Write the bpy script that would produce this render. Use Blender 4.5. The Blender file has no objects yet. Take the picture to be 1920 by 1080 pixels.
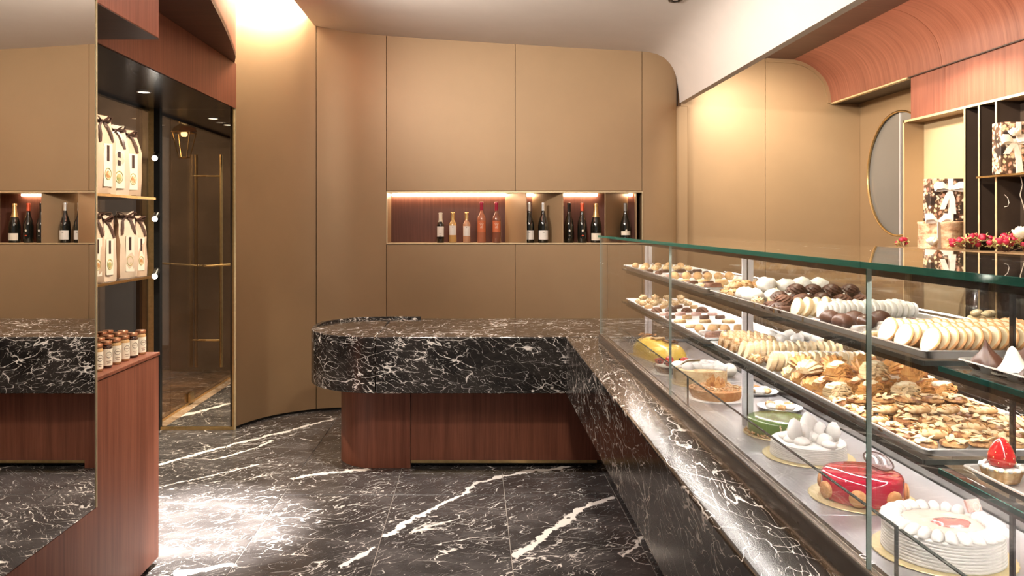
import bpy, bmesh, math, random
from mathutils import Vector, Matrix, noise as mnoise
PI = math.pi
R = math.radians
random.seed(7)
SC = bpy.context.scene
COL = SC.collection

# ------------------------------------------------------------------ camera
# metres; the eye stands at (0, 0, 1.6) and looks along +Y
cam_d = bpy.data.cameras.new('camera')
cam_d.sensor_width = 36.0
cam_d.lens = 28.125
cam_d.shift_x = 70 / 1920
cam_d.shift_y = -122 / 1920
cam_d.clip_start = 0.02
cam = bpy.data.objects.new('camera', cam_d)
cam.location = (0, 0, 1.6)
cam.rotation_euler = (R(90), 0, 0)
COL.objects.link(cam)
SC.camera = cam
# ------------------------------------------------------------------ view, world
SC.view_settings.view_transform = 'Standard'
SC.view_settings.look = 'None'
SC.view_settings.exposure = 0.0
SC.view_settings.gamma = 1.0
SC.view_settings.use_curve_mapping = False
try:
    SC.cycles.use_denoising = True
    SC.cycles.max_bounces = 10
    SC.cycles.diffuse_bounces = 4
    SC.cycles.glossy_bounces = 5
    SC.cycles.transparent_max_bounces = 40
    SC.cycles.sample_clamp_indirect = 6.0
    SC.cycles.caustics_reflective = False
    SC.cycles.caustics_refractive = False
except Exception:
    pass
W = bpy.data.worlds.new('world')
SC.world = W
W.use_nodes = True
W.node_tree.nodes['Background'].inputs[0].default_value = (1.0, 0.92, 0.85, 1)
W.node_tree.nodes['Background'].inputs[1].default_value = 0.30


# ------------------------------------------------------------------ lamps
def lamp(name, kind, loc, target, power, color=(1, 0.80, 0.58), size=0.1, size_y=None, angle=60, blend=0.5):
    d = bpy.data.lights.new(name, kind)
    d.energy = power
    d.color = color
    if kind == 'AREA':
        d.shape = 'RECTANGLE'
        d.size = size
        d.size_y = size_y or size
    else:
        d.shadow_soft_size = size
    if kind == 'SPOT':
        d.spot_size = R(angle)
        d.spot_blend = blend
    o = bpy.data.objects.new(name, d)
    o.location = loc
    if target is not None:
        o.rotation_euler = (Vector(target) - Vector(loc)).to_track_quat('-Z', 'Y').to_euler()
    COL.objects.link(o)
    return o


WARM = (1, 0.88, 0.73)
# cove strip above the left edge of the dropped ceiling
lamp('cove_strip_lamp', 'AREA', (-1.405, 5.6, 3.41), (-2.1, 5.6001, 3.44), 68, (1, 0.86, 0.66), 2.5, 0.08)
lamp('cove_strip_lamp', 'AREA', (-1.42, 6.30, 3.42), (-1.62, 6.75, 3.44), 14, (1, 0.86, 0.66), 0.35, 0.08)
# cove strip behind the lip of the ceiling
lamp('lip_strip_lamp', 'AREA', (1.93, 4.2, 2.80), (2.9, 4.2001, 2.60), 68, (1, 0.86, 0.68), 5.4, 0.10)
# spots under the ceiling, mostly bare; the floor fills are added
lamp('counter_spot_lamp', 'SPOT', (0.15, 5.45, 3.10), (0.15, 5.5, 0.9), 170, WARM, 0.04, angle=70, blend=0.8)
lamp('counter_spot_lamp', 'SPOT', (1.33, 5.3, 3.04), (1.2, 5.6, 0.9), 80, WARM, 0.04, angle=60, blend=0.8)
lamp('ledge_spot_lamp', 'SPOT', (0.85, 2.6, 3.08), (0.66, 2.6, 0.9), 130, WARM, 0.04, angle=70, blend=0.8)
lamp('ledge_spot_lamp', 'SPOT', (0.85, 0.9, 3.08), (0.66, 1.1, 0.9), 110, WARM, 0.04, angle=70, blend=0.8)
lamp('wall_spot_lamp', 'SPOT', (0.15, 2.6, 3.10), (0.15, 6.9, 1.25), 165, WARM, 0.10, angle=110, blend=1.0)
lamp('wall_spot_lamp', 'SPOT', (-0.9, 3.2, 3.2), (-0.9, 6.9, 1.4), 45, WARM, 0.08, angle=90, blend=1.0)
lamp('floor_fill_spot', 'SPOT', (-1.22, 4.40, 3.17), (-1.52, 4.22, 0), 7500, (1, 0.92, 0.84), 0.05, angle=27, blend=1.0)  # added to burn out the floor patch by the cabinet; no fixture
lamp('floor_fill_spot', 'SPOT', (-0.85, 4.35, 3.12), (-0.75, 4.45, 0), 420, (1, 0.90, 0.80), 0.05, angle=80, blend=1.0)  # added to lift the rest of the floor
lamp('bag_spot_lamp', 'SPOT', (-0.35, 3.1, 3.16), (-1.60, 3.45, 1.55), 270, (1, 0.86, 0.68), 0.04, angle=44, blend=0.6)
lamp('shelf_spot_lamp', 'SPOT', (1.95, 4.6, 2.86), (3.2, 5.05, 1.75), 240, (1, 0.86, 0.66), 0.03, angle=62, blend=0.5)
lamp('cove_spot_lamp', 'SPOT', (1.95, 3.2, 2.84), (3.1, 4.5, 2.72), 30, (1, 0.86, 0.66), 0.05, angle=70, blend=1.0)
# added point light that brightens the room from out of view; no pendant hangs here
lamp('room_fill_light', 'POINT', (0.25, 2.3, 2.70), None, 25, WARM, 0.14)
for uy, ty, pw in ((4.30, 5.9, 330), (3.0, 4.0, 250), (1.6, 2.6, 250)):
    lamp('ceiling_fill_spot', 'SPOT', (-1.20, uy, 2.83), (1.40, ty, 3.05), pw, (1, 0.90, 0.80), 0.06, angle=115, blend=1.0)  # added bare spots that lighten the ceiling and its lip; no track
lamp('side_wall_fill_spot', 'SPOT', (2.35, 5.9, 2.93), (2.55, 7.05, 2.05), 150, (1, 0.88, 0.70), 0.05, angle=92, blend=1.0)  # added spot that brightens the wall beyond the lip; no fixture
# lobby and street
for lx, ly in ((-2.22, 5.37), (-2.20, 6.73), (-2.21, 7.17)):
    lamp('lobby_spot_lamp', 'SPOT', (lx, ly, 2.46), (lx, ly, 0), 300, (1, 0.86, 0.66), 0.03, angle=100, blend=1.0)
lamp('street_fill_light', 'POINT', (-3.7, 6.6, 2.7), None, 190, (1, 0.82, 0.62), 0.10)  # added to brighten the lobby and street; no street lamp stands here


# ------------------------------------------------------------------ node helpers
class NT:
    def __init__(s, name):
        s.m = bpy.data.materials.new(name)
        s.m.use_nodes = True
        s.t = s.m.node_tree
        s.bsdf = s.t.nodes['Principled BSDF']
        s.out = s.t.nodes['Material Output']

    def n(s, typ, **kw):
        nd = s.t.nodes.new(typ)
        for k, v in kw.items():
            setattr(nd, k, v)
        return nd

    def put(s, sock, v):
        if hasattr(v, 'is_output'):
            s.t.links.new(v, sock)
        elif isinstance(v, (tuple, list)):
            if sock.type == 'RGBA' and len(v) == 3:
                v = (*v, 1)
            sock.default_value = v
        else:
            sock.default_value = v

    def math(s, op, a, b=None, c=None, clamp=False):
        nd = s.n('ShaderNodeMath', operation=op, use_clamp=clamp)
        for i, v in enumerate((a, b, c)):
            if v is not None:
                s.put(nd.inputs[i], v)
        return nd.outputs[0]

    def vec(s, op, a, b=None, out=0):
        nd = s.n('ShaderNodeVectorMath', operation=op)
        s.put(nd.inputs[0], a)
        if b is not None:
            s.put(nd.inputs[3 if op == 'SCALE' else 1], b)
        return nd.outputs['Value' if out else 'Vector']

    def noise(s, vec, scale=5, detail=3, rough=0.5, out=0):
        nd = s.n('ShaderNodeTexNoise')
        s.put(nd.inputs['Vector'], vec)
        nd.inputs['Scale'].default_value = scale
        nd.inputs['Detail'].default_value = detail
        nd.inputs['Roughness'].default_value = rough
        return nd.outputs[out]

    def voro(s, vec, scale=5, feature='F1', out='Distance'):
        nd = s.n('ShaderNodeTexVoronoi', feature=feature)
        s.put(nd.inputs['Vector'], vec)
        nd.inputs['Scale'].default_value = scale
        return nd.outputs[out]

    def ramp(s, fac, stops):
        nd = s.n('ShaderNodeValToRGB')
        e = nd.color_ramp.elements
        while len(e) < len(stops):
            e.new(0.5)
        for el, (p, c) in zip(e, stops):
            el.position = p
            el.color = (*c, 1) if isinstance(c, (tuple, list)) else (c, c, c, 1)
        s.put(nd.inputs[0], fac)
        return nd.outputs[0]

    def mix(s, fac, a, b, blend='MIX'):
        nd = s.n('ShaderNodeMix', data_type='RGBA', blend_type=blend)
        s.put(nd.inputs[0], fac)
        s.put(nd.inputs[6], a)
        s.put(nd.inputs[7], b)
        return nd.outputs[2]

    def step(s, v, lo, hi):
        nd = s.n('ShaderNodeMapRange', interpolation_type='SMOOTHSTEP')
        s.put(nd.inputs[0], v)
        s.put(nd.inputs[1], lo)
        s.put(nd.inputs[2], hi)
        return nd.outputs[0]

    def obj(s):
        return s.n('ShaderNodeTexCoord').outputs['Object']

    def pos(s):
        return s.n('ShaderNodeNewGeometry').outputs['Position']

    def mapping(s, vec, scale=(1, 1, 1), rot=(0, 0, 0), loc=(0, 0, 0)):
        nd = s.n('ShaderNodeMapping')
        s.put(nd.inputs[0], vec)
        nd.inputs['Location'].default_value = loc
        nd.inputs['Rotation'].default_value = rot
        nd.inputs['Scale'].default_value = scale
        return nd.outputs[0]

    def bump(s, h, strength=0.2, dist=0.002):
        nd = s.n('ShaderNodeBump')
        nd.inputs['Strength'].default_value = strength
        nd.inputs['Distance'].default_value = dist
        s.put(nd.inputs['Height'], h)
        s.put(s.bsdf.inputs['Normal'], nd.outputs[0])

    def set(s, **kw):
        names = dict(color='Base Color', rough='Roughness', metal='Metallic', spec='Specular IOR Level', coat='Coat Weight',
                     coat_rough='Coat Roughness', trans='Transmission Weight', ior='IOR', sss='Subsurface Weight', emit='Emission Color',
                     emit_s='Emission Strength', alpha='Alpha')
        for k, v in kw.items():
            s.put(s.bsdf.inputs[names[k]], v)
        return s.m


def plain(name, color, rough=0.5, metal=0.0, var=0.0, vscale=20, bump=0.0, bscale=60, color2=None, **kw):
    """a plain surface with a little grain; color2 mottles it"""
    t = NT(name)
    c = t.obj()
    if var or color2:
        c2 = color2 or tuple(x * (1 - var) for x in color)
        f = t.step(t.noise(c, vscale, 4, 0.6), 0.35, 0.65)
        t.set(color=t.mix(f, color, c2))
    else:
        t.set(color=color)
    t.set(rough=rough, metal=metal, **kw)
    if bump:
        t.bump(t.noise(c, bscale, 3, 0.6), bump, 0.003)
    return t.m


def glow(name, color, strength):
    t = NT(name)
    t.set(color=(0.8, 0.8, 0.8), emit=color, emit_s=strength)
    return t.m


def glass(name, tint=(1, 1, 1), rough=0.0, ior=1.5, body=None, body_fac=0.0):
    """thin pane: what is behind it shows through, its surface reflects by Fresnel"""
    t = NT(name)
    fr = t.n('ShaderNodeFresnel')
    back = t.n('ShaderNodeNewGeometry').outputs['Backfacing']
    t.put(fr.inputs['IOR'], t.math('ADD', ior, t.math('MULTIPLY', back, 1 / ior - ior)))
    tr = t.n('ShaderNodeBsdfTransparent')
    tr.inputs[0].default_value = (*tint, 1)
    gl = t.n('ShaderNodeBsdfGlossy')
    gl.inputs['Roughness'].default_value = rough
    gl.inputs[0].default_value = (1, 1, 1, 1)
    mx = t.n('ShaderNodeMixShader')
    t.t.links.new(fr.outputs[0], mx.inputs[0])
    t.t.links.new(tr.outputs[0], mx.inputs[1])
    t.t.links.new(gl.outputs[0], mx.inputs[2])
    last = mx.outputs[0]
    if body:
        df = t.n('ShaderNodeBsdfDiffuse')
        df.inputs[0].default_value = (*body, 1)
        m2 = t.n('ShaderNodeMixShader')
        m2.inputs[0].default_value = body_fac
        t.t.links.new(last, m2.inputs[1])
        t.t.links.new(df.outputs[0], m2.inputs[2])
        last = m2.outputs[0]
    t.t.links.new(last, t.out.inputs[0])
    t.t.nodes.remove(t.bsdf)
    return t.m


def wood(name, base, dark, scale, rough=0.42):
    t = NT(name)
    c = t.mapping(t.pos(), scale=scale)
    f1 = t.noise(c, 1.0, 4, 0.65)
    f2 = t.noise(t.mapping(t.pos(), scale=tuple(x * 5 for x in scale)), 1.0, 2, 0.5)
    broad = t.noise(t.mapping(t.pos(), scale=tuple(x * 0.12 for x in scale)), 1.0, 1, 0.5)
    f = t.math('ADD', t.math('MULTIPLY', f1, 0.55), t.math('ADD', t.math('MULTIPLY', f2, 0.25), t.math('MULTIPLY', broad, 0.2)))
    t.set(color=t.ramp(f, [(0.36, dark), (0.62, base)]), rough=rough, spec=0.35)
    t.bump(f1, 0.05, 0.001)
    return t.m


def marble(name, scale=1.0, rough=0.10, tiles=False, veins=None, bias=0.0, streak=(1.0, 2.6, 1.6), rot=(0.15, 0.2, 0.5), dark=(0.013, 0.011, 0.010)):
    t = NT(name)
    p = t.pos()
    if tiles:
        rnd = t.n('ShaderNodeObjectInfo').outputs['Random']
        off = t.n('ShaderNodeCombineXYZ')
        t.put(off.inputs[0], t.math('MULTIPLY', rnd, 37.0))
        t.put(off.inputs[1], t.math('MULTIPLY', rnd, 91.0))
        q = t.vec('ADD', p, off.outputs[0])
    else:
        q = p
    q = t.mapping(q, scale=tuple(scale * x for x in streak), rot=rot)
    d1 = t.vec('SUBTRACT', t.noise(q, 1.3, 3, 0.55, out=1), (0.5, 0.5, 0.5))
    d2 = t.vec('SUBTRACT', t.noise(q, 6.0, 3, 0.6, out=1), (0.5, 0.5, 0.5))
    w = t.vec('ADD', q, t.vec('ADD', t.vec('SCALE', d1, 0.6), t.vec('SCALE', d2, 0.14)))

    def ridge(sc, width, lo, hi, msc):
        n = t.noise(w, sc, 1.5, 0.45)
        r = t.math('ABSOLUTE', t.math('SUBTRACT', n, 0.5))
        wid = t.math('MULTIPLY', t.step(t.noise(q, msc, 2, 0.6), lo - bias, hi - bias), width)
        return t.math('SUBTRACT', 1.0, t.math('DIVIDE', r, t.math('MAXIMUM', wid, 0.00001), clamp=True), clamp=True)

    w2 = t.vec('ADD', q, t.vec('ADD', t.vec('SCALE', d1, 0.30), t.vec('SCALE', d2, 0.09)))
    sq = t.mapping(w2, scale=(1, 0.17, 0.40), rot=(0.2, 0.1, 0.35))
    patch = t.step(t.noise(p, 2.2, 2, 0.5), 0.40, 0.64)

    def streaks(sc, width, lo, hi, msc, src):
        n = t.noise(src, sc, 1.0, 0.4)
        r = t.math('ABSOLUTE', t.math('SUBTRACT', n, 0.5))
        wid = t.math('MULTIPLY', t.step(t.noise(q, msc, 3, 0.6), lo - bias, hi - bias), width)
        wid = t.math('MULTIPLY', wid, t.math('ADD', 0.35, t.math('MULTIPLY', patch, 0.9)))
        return t.math('SUBTRACT', 1.0, t.math('DIVIDE', r, t.math('MAXIMUM', wid, 0.00001), clamp=True), clamp=True)

    v = t.math('MAXIMUM', ridge(0.8, 0.0030, 0.48, 0.66, 1.9), streaks(5.0, 0.010, 0.47, 0.66, 3.1, sq))
    v = t.math('MAXIMUM', v, t.math('MULTIPLY', streaks(13.0, 0.022, 0.46, 0.64, 7.7, sq), 0.7))
    v = t.math('MAXIMUM', v, streaks(3.6, 0.007, 0.48, 0.64, 3.3, t.mapping(w2, scale=(0.30, 1, 0.8), rot=(0.1, 0.3, 0.2))))
    hair = t.step(t.noise(t.mapping(w2, scale=(2.4, 0.5, 1.0), rot=(0.2, 0.1, 0.35)), 22, 3, 0.65), 0.60, 0.72)
    v = t.math('MAXIMUM', v, t.math('MULTIPLY', hair, t.math('MULTIPLY', patch, 0.30)))
    v = t.math('POWER', v, 0.7)
    if veins:
        jit = t.vec('ADD', t.vec('SCALE', t.vec('SUBTRACT', t.noise(p, 5, 3, 0.6, out=1), (0.5, 0.5, 0.5)), 0.13),
                    t.vec('SCALE', t.vec('SUBTRACT', t.noise(p, 28, 2, 0.6, out=1), (0.5, 0.5, 0.5)), 0.035))
        pj = t.vec('MULTIPLY', t.vec('ADD', p, jit), (1, 1, 0))
        big = None
        for pts, wd in veins:
            for a, b in zip(pts, pts[1:]):
                ab = Vector((b[0] - a[0], b[1] - a[1], 0))
                pa = t.vec('SUBTRACT', pj, (a[0], a[1], 0))
                h = t.math('MULTIPLY', t.vec('DOT_PRODUCT', pa, tuple(ab), out=1), 1 / ab.length_squared, clamp=True)
                dv = t.vec('SUBTRACT', pa, t.vec('SCALE', tuple(ab), h))
                e = t.math('DIVIDE', t.vec('LENGTH', dv, out=1), wd)
                big = e if big is None else t.math('MINIMUM', big, e)
        thick = t.math('ADD', -0.55, t.math('MULTIPLY', t.noise(p, 11, 4, 0.7), 3.0))
        v = t.math('MAXIMUM', v, t.math('SUBTRACT', 1.0, t.step(t.math('DIVIDE', big, t.math('MAXIMUM', thick, 0.05)), 0.75, 0.95)))
    cloud = t.step(t.noise(q, 1.8, 4, 0.65), 0.35, 0.75)
    base = t.mix(cloud, dark, tuple(x * 2.6 for x in dark))
    t.set(color=t.mix(v, base, (0.86, 0.81, 0.77)), rough=rough, spec=0.5)
    return t.m


M = {}
M['gold'] = plain('gold_lacquer', (0.375, 0.250, 0.140), 0.45, 0.22, 0.06, 1.6, 0.03, 400)
M['gold_light'] = plain('pale_gold_lacquer', (0.66, 0.50, 0.29), 0.5, 0.1, 0.04, 1.6)
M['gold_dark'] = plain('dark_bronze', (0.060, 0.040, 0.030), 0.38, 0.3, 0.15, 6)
M['brass'] = plain('brushed_brass', (0.78, 0.56, 0.26), 0.28, 1.0, 0.15, 30)
M['pale_brass'] = plain('pale_brass_edge', (0.95, 0.80, 0.52), 0.35, 0.7, 0.1, 30)
M['plaster'] = plain('warm_white_plaster', (0.80, 0.725, 0.665), 0.8, 0, 0.03, 3)
M['dark_soffit'] = plain('dark_gloss_soffit', (0.045, 0.034, 0.026), 0.22, 0, 0.2, 2)
M['black'] = plain('black_metal', (0.010, 0.010, 0.010), 0.35, 0.2, 0.3, 30)
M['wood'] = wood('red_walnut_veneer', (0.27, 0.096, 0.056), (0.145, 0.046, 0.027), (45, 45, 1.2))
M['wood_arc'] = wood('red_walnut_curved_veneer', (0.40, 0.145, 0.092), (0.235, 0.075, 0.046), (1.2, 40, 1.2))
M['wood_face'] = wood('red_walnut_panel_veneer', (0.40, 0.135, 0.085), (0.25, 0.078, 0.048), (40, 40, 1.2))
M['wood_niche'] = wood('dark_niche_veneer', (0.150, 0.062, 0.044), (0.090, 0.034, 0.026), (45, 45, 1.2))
M['wood_shaded'] = wood('shaded_walnut_veneer', (0.11, 0.050, 0.034), (0.07, 0.030, 0.020), (2, 40, 2))  # walnut darkened for undersides: their shade is put into the colour
M['steel'] = plain('brushed_steel', (0.66, 0.65, 0.64), 0.26, 1.0, 0.12, 12)
M['tray_steel'] = plain('satin_tray_steel', (0.66, 0.64, 0.61), 0.34, 0.7, 0.1, 12)
M['steel_deck'] = plain('satin_steel_deck', (0.52, 0.51, 0.53), 0.30, 0.6, 0.06, 5)
M['rail_face'] = plain('dark_brushed_rail', (0.13, 0.122, 0.118), 0.22, 0.5, 0.1, 20)
M['frame_dark'] = plain('dark_anodised_frame', (0.10, 0.09, 0.085), 0.22, 0.9, 0.2, 20)
M['alu'] = plain('pale_aluminium', (0.84, 0.82, 0.86), 0.35, 0.35, 0.05, 8)
M['glass'] = glass('clear_glass', (0.985, 0.99, 0.985), 0.0, 1.36)
M['glass_top'] = glass('grey_green_top_glass', (0.86, 0.89, 0.86))
M['glass_edge'] = glass('polished_green_glass_edge', (0.45, 0.70, 0.62), 0.05, 1.5, (0.05, 0.22, 0.17), 0.55)
M['pane_edge_light'] = plain('pale_ground_glass_edge', (0.26, 0.31, 0.28), 0.3)
M['shelf_glass_edge'] = glass('shelf_glass_edge', (0.45, 0.70, 0.62), 0.05, 1.5, (0.020, 0.085, 0.070), 0.8)
M['edge_dark'] = plain('dark_polished_edge', (0.05, 0.055, 0.05), 0.15, 0.2)
M['bronze_glass'] = glass('bronze_tinted_glass', (0.74, 0.66, 0.56))
M['door_glass'] = glass('clear_door_glass', (0.90, 0.88, 0.84))
tm = NT('silver_mirror'); M['mirror'] = tm.set(color=(0.86, 0.84, 0.80), rough=0.0, metal=1.0)
M['grey_glass'] = plain('grey_back_painted_glass', (0.24, 0.225, 0.205), 0.12, 0.0, 0.06, 1.5)
M['led'] = glow('led_strip', (1, 0.72, 0.47), 42)
M['led_case'] = glow('case_led_strip', (1, 0.93, 0.86), 62)
M['led_deck'] = glow('deck_led_strip', (1, 0.93, 0.88), 70)
M['led_small'] = glow('spot_lens', (1, 0.90, 0.78), 60)
M['street'] = plain('dark_street_wall', (0.24, 0.19, 0.16), 0.7, 0, 0.5, 1.2)
M['reflection_dark'] = plain('dark_reflection_tone', (0.035, 0.034, 0.040), 0.5, 0, 0.4, 3)  # tone of the shelving reflection seen in the shop-front glass


# ------------------------------------------------------------------ mesh helpers
class MB:
    def __init__(s):
        s.v, s.f, s.k, s.mi = [], [], [], 0

    def add(s, verts, faces):
        b = len(s.v)
        s.v += [tuple(x) for x in verts]
        s.f += [tuple(i + b for i in f) for f in faces]
        s.k += [s.mi] * len(faces)
        return s

    def box(s, x0, x1, y0, y1, z0, z1):
        v = [(x, y, z) for z in (z0, z1) for y in (y0, y1) for x in (x0, x1)]
        return s.add(v, [(0, 2, 3, 1), (4, 5, 7, 6), (0, 1, 5, 4), (2, 6, 7, 3), (0, 4, 6, 2), (1, 3, 7, 5)])

    def prism(s, poly, z0, z1):
        n = len(poly)
        v = [(x, y, z0) for x, y in poly] + [(x, y, z1) for x, y in poly]
        f = [tuple(range(n - 1, -1, -1)), tuple(range(n, 2 * n))]
        f += [(i, (i + 1) % n, (i + 1) % n + n, i + n) for i in range(n)]
        return s.add(v, f)

    def along_y(s, prof, y0, y1):
        n = len(prof)
        v = [(x, y0, z) for x, z in prof] + [(x, y1, z) for x, z in prof]
        f = [tuple(range(n)), tuple(range(2 * n - 1, n - 1, -1))]
        f += [((i + 1) % n, i, i + n, (i + 1) % n + n) for i in range(n)]
        return s.add(v, f)

    def loft(s, rings, closed=True, cap=True):
        n = len(rings[0])
        v = [p for r in rings for p in r]
        f = []
        for a in range(len(rings) - 1):
            for i in range(n if closed else n - 1):
                j = (i + 1) % n
                f.append((a * n + i, a * n + j, (a + 1) * n + j, (a + 1) * n + i))
        if cap:
            f.append(tuple(range(n - 1, -1, -1)))
            f.append(tuple(range((len(rings) - 1) * n, len(rings) * n)))
        return s.add(v, f)

    def lathe(s, prof, n=24, c=(0, 0, 0), fn=None):
        """prof: (radius, height) from bottom to top"""
        rings = []
        for r, z in prof:
            rings.append([(c[0] + (r * (fn(i / n, z) if fn else 1)) * math.cos(2 * PI * i / n),
                           c[1] + (r * (fn(i / n, z) if fn else 1)) * math.sin(2 * PI * i / n), c[2] + z) for i in range(n)])
        return s.loft(rings)

    def tube(s, pts, r, n=8, flat=1.0):
        pts = [Vector(p) for p in pts]
        rings = []
        up = Vector((0, 0, 1))
        for i, p in enumerate(pts):
            t = (pts[min(i + 1, len(pts) - 1)] - pts[max(i - 1, 0)]).normalized()
            a = t.cross(up)
            if a.length < 0.05:
                a = t.cross(Vector((1, 0, 0)))
            a.normalize()
            b = a.cross(t)
            rr = r[i] if isinstance(r, (list, tuple)) else r
            rings.append([tuple(p + a * rr * math.cos(2 * PI * k / n) + b * rr * flat * math.sin(2 * PI * k / n)) for k in range(n)])
        return s.loft(rings)

    def ell(s, c, rx, ry, rz, nu=14, nv=8, rough=0.0, freq=3.0, seed=0, zmin=None, rot=None):
        v, f = [], []
        for j in range(nv + 1):
            th = PI * j / nv
            for i in range(nu):
                ph = 2 * PI * i / nu
                d = Vector((math.sin(th) * math.cos(ph), math.sin(th) * math.sin(ph), math.cos(th)))
                k = 1 + (rough * mnoise.noise(d * freq + Vector((seed * 3.1, seed, 0))) if rough else 0)
                q = Vector((d.x * rx * k, d.y * ry * k, d.z * rz * k))
                if rot is not None:
                    q = rot @ q
                q = q + Vector(c)
                if zmin is not None:
                    q.z = max(q.z, zmin)
                v.append(q)
        for j in range(nv):
            for i in range(nu):
                a, b = j * nu + i, j * nu + (i + 1) % nu
                if j == 0:
                    f.append((a, a + nu, b + nu))
                elif j == nv - 1:
                    f.append((a, a + nu, b))
                else:
                    f.append((a, a + nu, b + nu, b))
        return s.add(v, f)

    def torus(s, c, r, t, n=32, m=8, rot=None, flat=1.0):
        rings = []
        for i in range(n):
            a = 2 * PI * i / n
            ring = []
            for k in range(m):
                b = 2 * PI * k / m
                q = Vector(((r + t * math.cos(b)) * math.cos(a), (r + t * math.cos(b)) * math.sin(a), t * flat * math.sin(b)))
                if rot is not None:
                    q = rot @ q
                ring.append(tuple(q + Vector(c)))
            rings.append(ring)
        rings.append(rings[0])
        return s.loft(rings, cap=False)

    def ribbon(s, pts, w, th=0.0015, side=(0, 0, 1)):
        """flat band through pts, widened along side"""
        pts = [Vector(p) for p in pts]
        sd = Vector(side).normalized()
        rings = []
        for i, p in enumerate(pts):
            t = (pts[min(i + 1, len(pts) - 1)] - pts[max(i - 1, 0)]).normalized()
            nn = t.cross(sd).normalized()
            ww = w[i] if isinstance(w, (list, tuple)) else w
            rings.append([tuple(p + sd * ww / 2 + nn * th / 2), tuple(p - sd * ww / 2 + nn * th / 2), tuple(p - sd * ww / 2 - nn * th / 2), tuple(p + sd * ww / 2 - nn * th / 2)])
        return s.loft(rings)

    def xf(s, mat, start=0):
        for i in range(start, len(s.v)):
            s.v[i] = tuple(mat @ Vector(s.v[i]))
        return s

    def build(s, name, mat, parent=None, loc=(0, 0, 0), smooth=38, bevel=0.0, seg=2):
        me = bpy.data.meshes.new(name)
        me.from_pydata(s.v, [], s.f)
        bm = bmesh.new()
        bm.from_mesh(me)
        if not isinstance(mat, (list, tuple)):
            bmesh.ops.remove_doubles(bm, verts=bm.verts, dist=1e-6)
        bmesh.ops.recalc_face_normals(bm, faces=bm.faces)
        bm.to_mesh(me)
        bm.free()
        mats = mat if isinstance(mat, (list, tuple)) else [mat]
        for q in mats:
            me.materials.append(M[q] if isinstance(q, str) else q)
        if len(mats) > 1 and len(me.polygons) == len(s.k):
            me.polygons.foreach_set('material_index', s.k)
        me.polygons.foreach_set('use_smooth', [True] * len(me.polygons))
        me.set_sharp_from_angle(angle=R(smooth))
        o = bpy.data.objects.new(name, me)
        o.location = loc
        if parent is not None:
            o.parent = parent
        COL.objects.link(o)
        if bevel:
            b = o.modifiers.new('edge', 'BEVEL')
            b.width = bevel
            b.segments = seg
            b.limit_method = 'ANGLE'
            b.angle_limit = R(40)
        return o


def tag(o, label=None, cat=None, group=None, kind=None):
    if label:
        o['label'] = label
    if cat:
        o['category'] = cat
    if group:
        o['group'] = group
    if kind:
        o['kind'] = kind
    return o


def thing(name, label, cat, loc=(0, 0, 0), rz=0, group=None):
    o = bpy.data.objects.new(name, None)
    o.empty_display_size = 0.05
    o.location = loc
    o.rotation_euler = (0, 0, rz)
    COL.objects.link(o)
    return tag(o, label, cat, group)


def struct(name):
    o = bpy.data.objects.new(name, None)
    COL.objects.link(o)
    return tag(o, kind='structure')


def copy_tree(o, parent=None):
    c = o.copy()
    COL.objects.link(c)
    if parent is not None:
        c.parent = parent
    for ch in o.children:
        copy_tree(ch, c)
    return c


class Kind:
    """one kind of countable thing: prototypes are used first, then copied"""

    def __init__(s, protos, cat, group=None):
        s.p, s.cat, s.group, s.used = protos, cat, group, set()

    def put(s, loc, rz=0.0, sc=1.0, label=None, group=None, tilt=None, which=None):
        k = random.randrange(len(s.p)) if which is None else which % len(s.p)
        if k not in s.used:
            s.used.add(k)
            o = s.p[k]
        else:
            o = copy_tree(s.p[k])
        o.location = loc
        o.rotation_euler = (tilt[0], tilt[1], rz) if tilt else (0, 0, rz)
        o.scale = (sc, sc, sc)
        return tag(o, label, s.cat, group or s.group)

    def drop_unused(s):
        for k, o in enumerate(s.p):
            if k not in s.used:
                for ch in list(o.children_recursive) + [o]:
                    bpy.data.objects.remove(ch)


ORD = 'first second third fourth fifth sixth seventh eighth ninth tenth eleventh twelfth thirteenth fourteenth fifteenth sixteenth seventeenth eighteenth nineteenth twentieth'.split()


def arc(cx, cy, r, a0, a1, n, ry=None):
    ry = ry or r
    return [(cx + r * math.cos(a0 + (a1 - a0) * i / n), cy + ry * math.sin(a0 + (a1 - a0) * i / n)) for i in range(n + 1)]

# ================================================================== SETTING
FLOOR_VEINS = [
    ([(-0.465, 4.10), (-0.295, 4.37), (-0.125, 4.64), (0.033, 4.93), (0.31, 5.14), (0.62, 5.25)], 0.020),
    ([(0.20, 3.83), (0.325, 4.05), (0.485, 4.29), (0.58, 4.47), (0.79, 4.66)], 0.026),
    ([(-1.14, 5.01), (-0.99, 5.11), (-0.69, 5.19)], 0.024),
    ([(-2.10, 5.31), (-1.79, 5.71), (-1.50, 6.09), (-1.17, 6.48)], 0.022),
    ([(-1.79, 5.40), (-1.60, 5.62), (-1.50, 5.90)], 0.012),
    ([(-1.35, 3.65), (-1.15, 3.74)], 0.030),
    ([(-1.90, 4.83), (-1.68, 5.05), (-1.42, 5.31)], 0.010),
    ([(-0.62, 3.72), (-0.50, 3.95)], 0.012),
    ([(0.72, 3.85), (0.93, 4.20)], 0.012),
    ([(-2.45, 6.6), (-2.1, 7.2), (-1.75, 7.5)], 0.03),
]
M['floor_marble'] = marble('floor_marble', 1.5, 0.26, True, FLOOR_VEINS, 0.02, (1.0, 1.7, 1.0), (0, 0, 0.5), (0.036, 0.033, 0.033))
M['marble'] = marble('counter_marble', 1.7, 0.13, False, None, 0.05, (1.0, 1.5, 2.3), (0.25, 0.35, 0.4))
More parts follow.
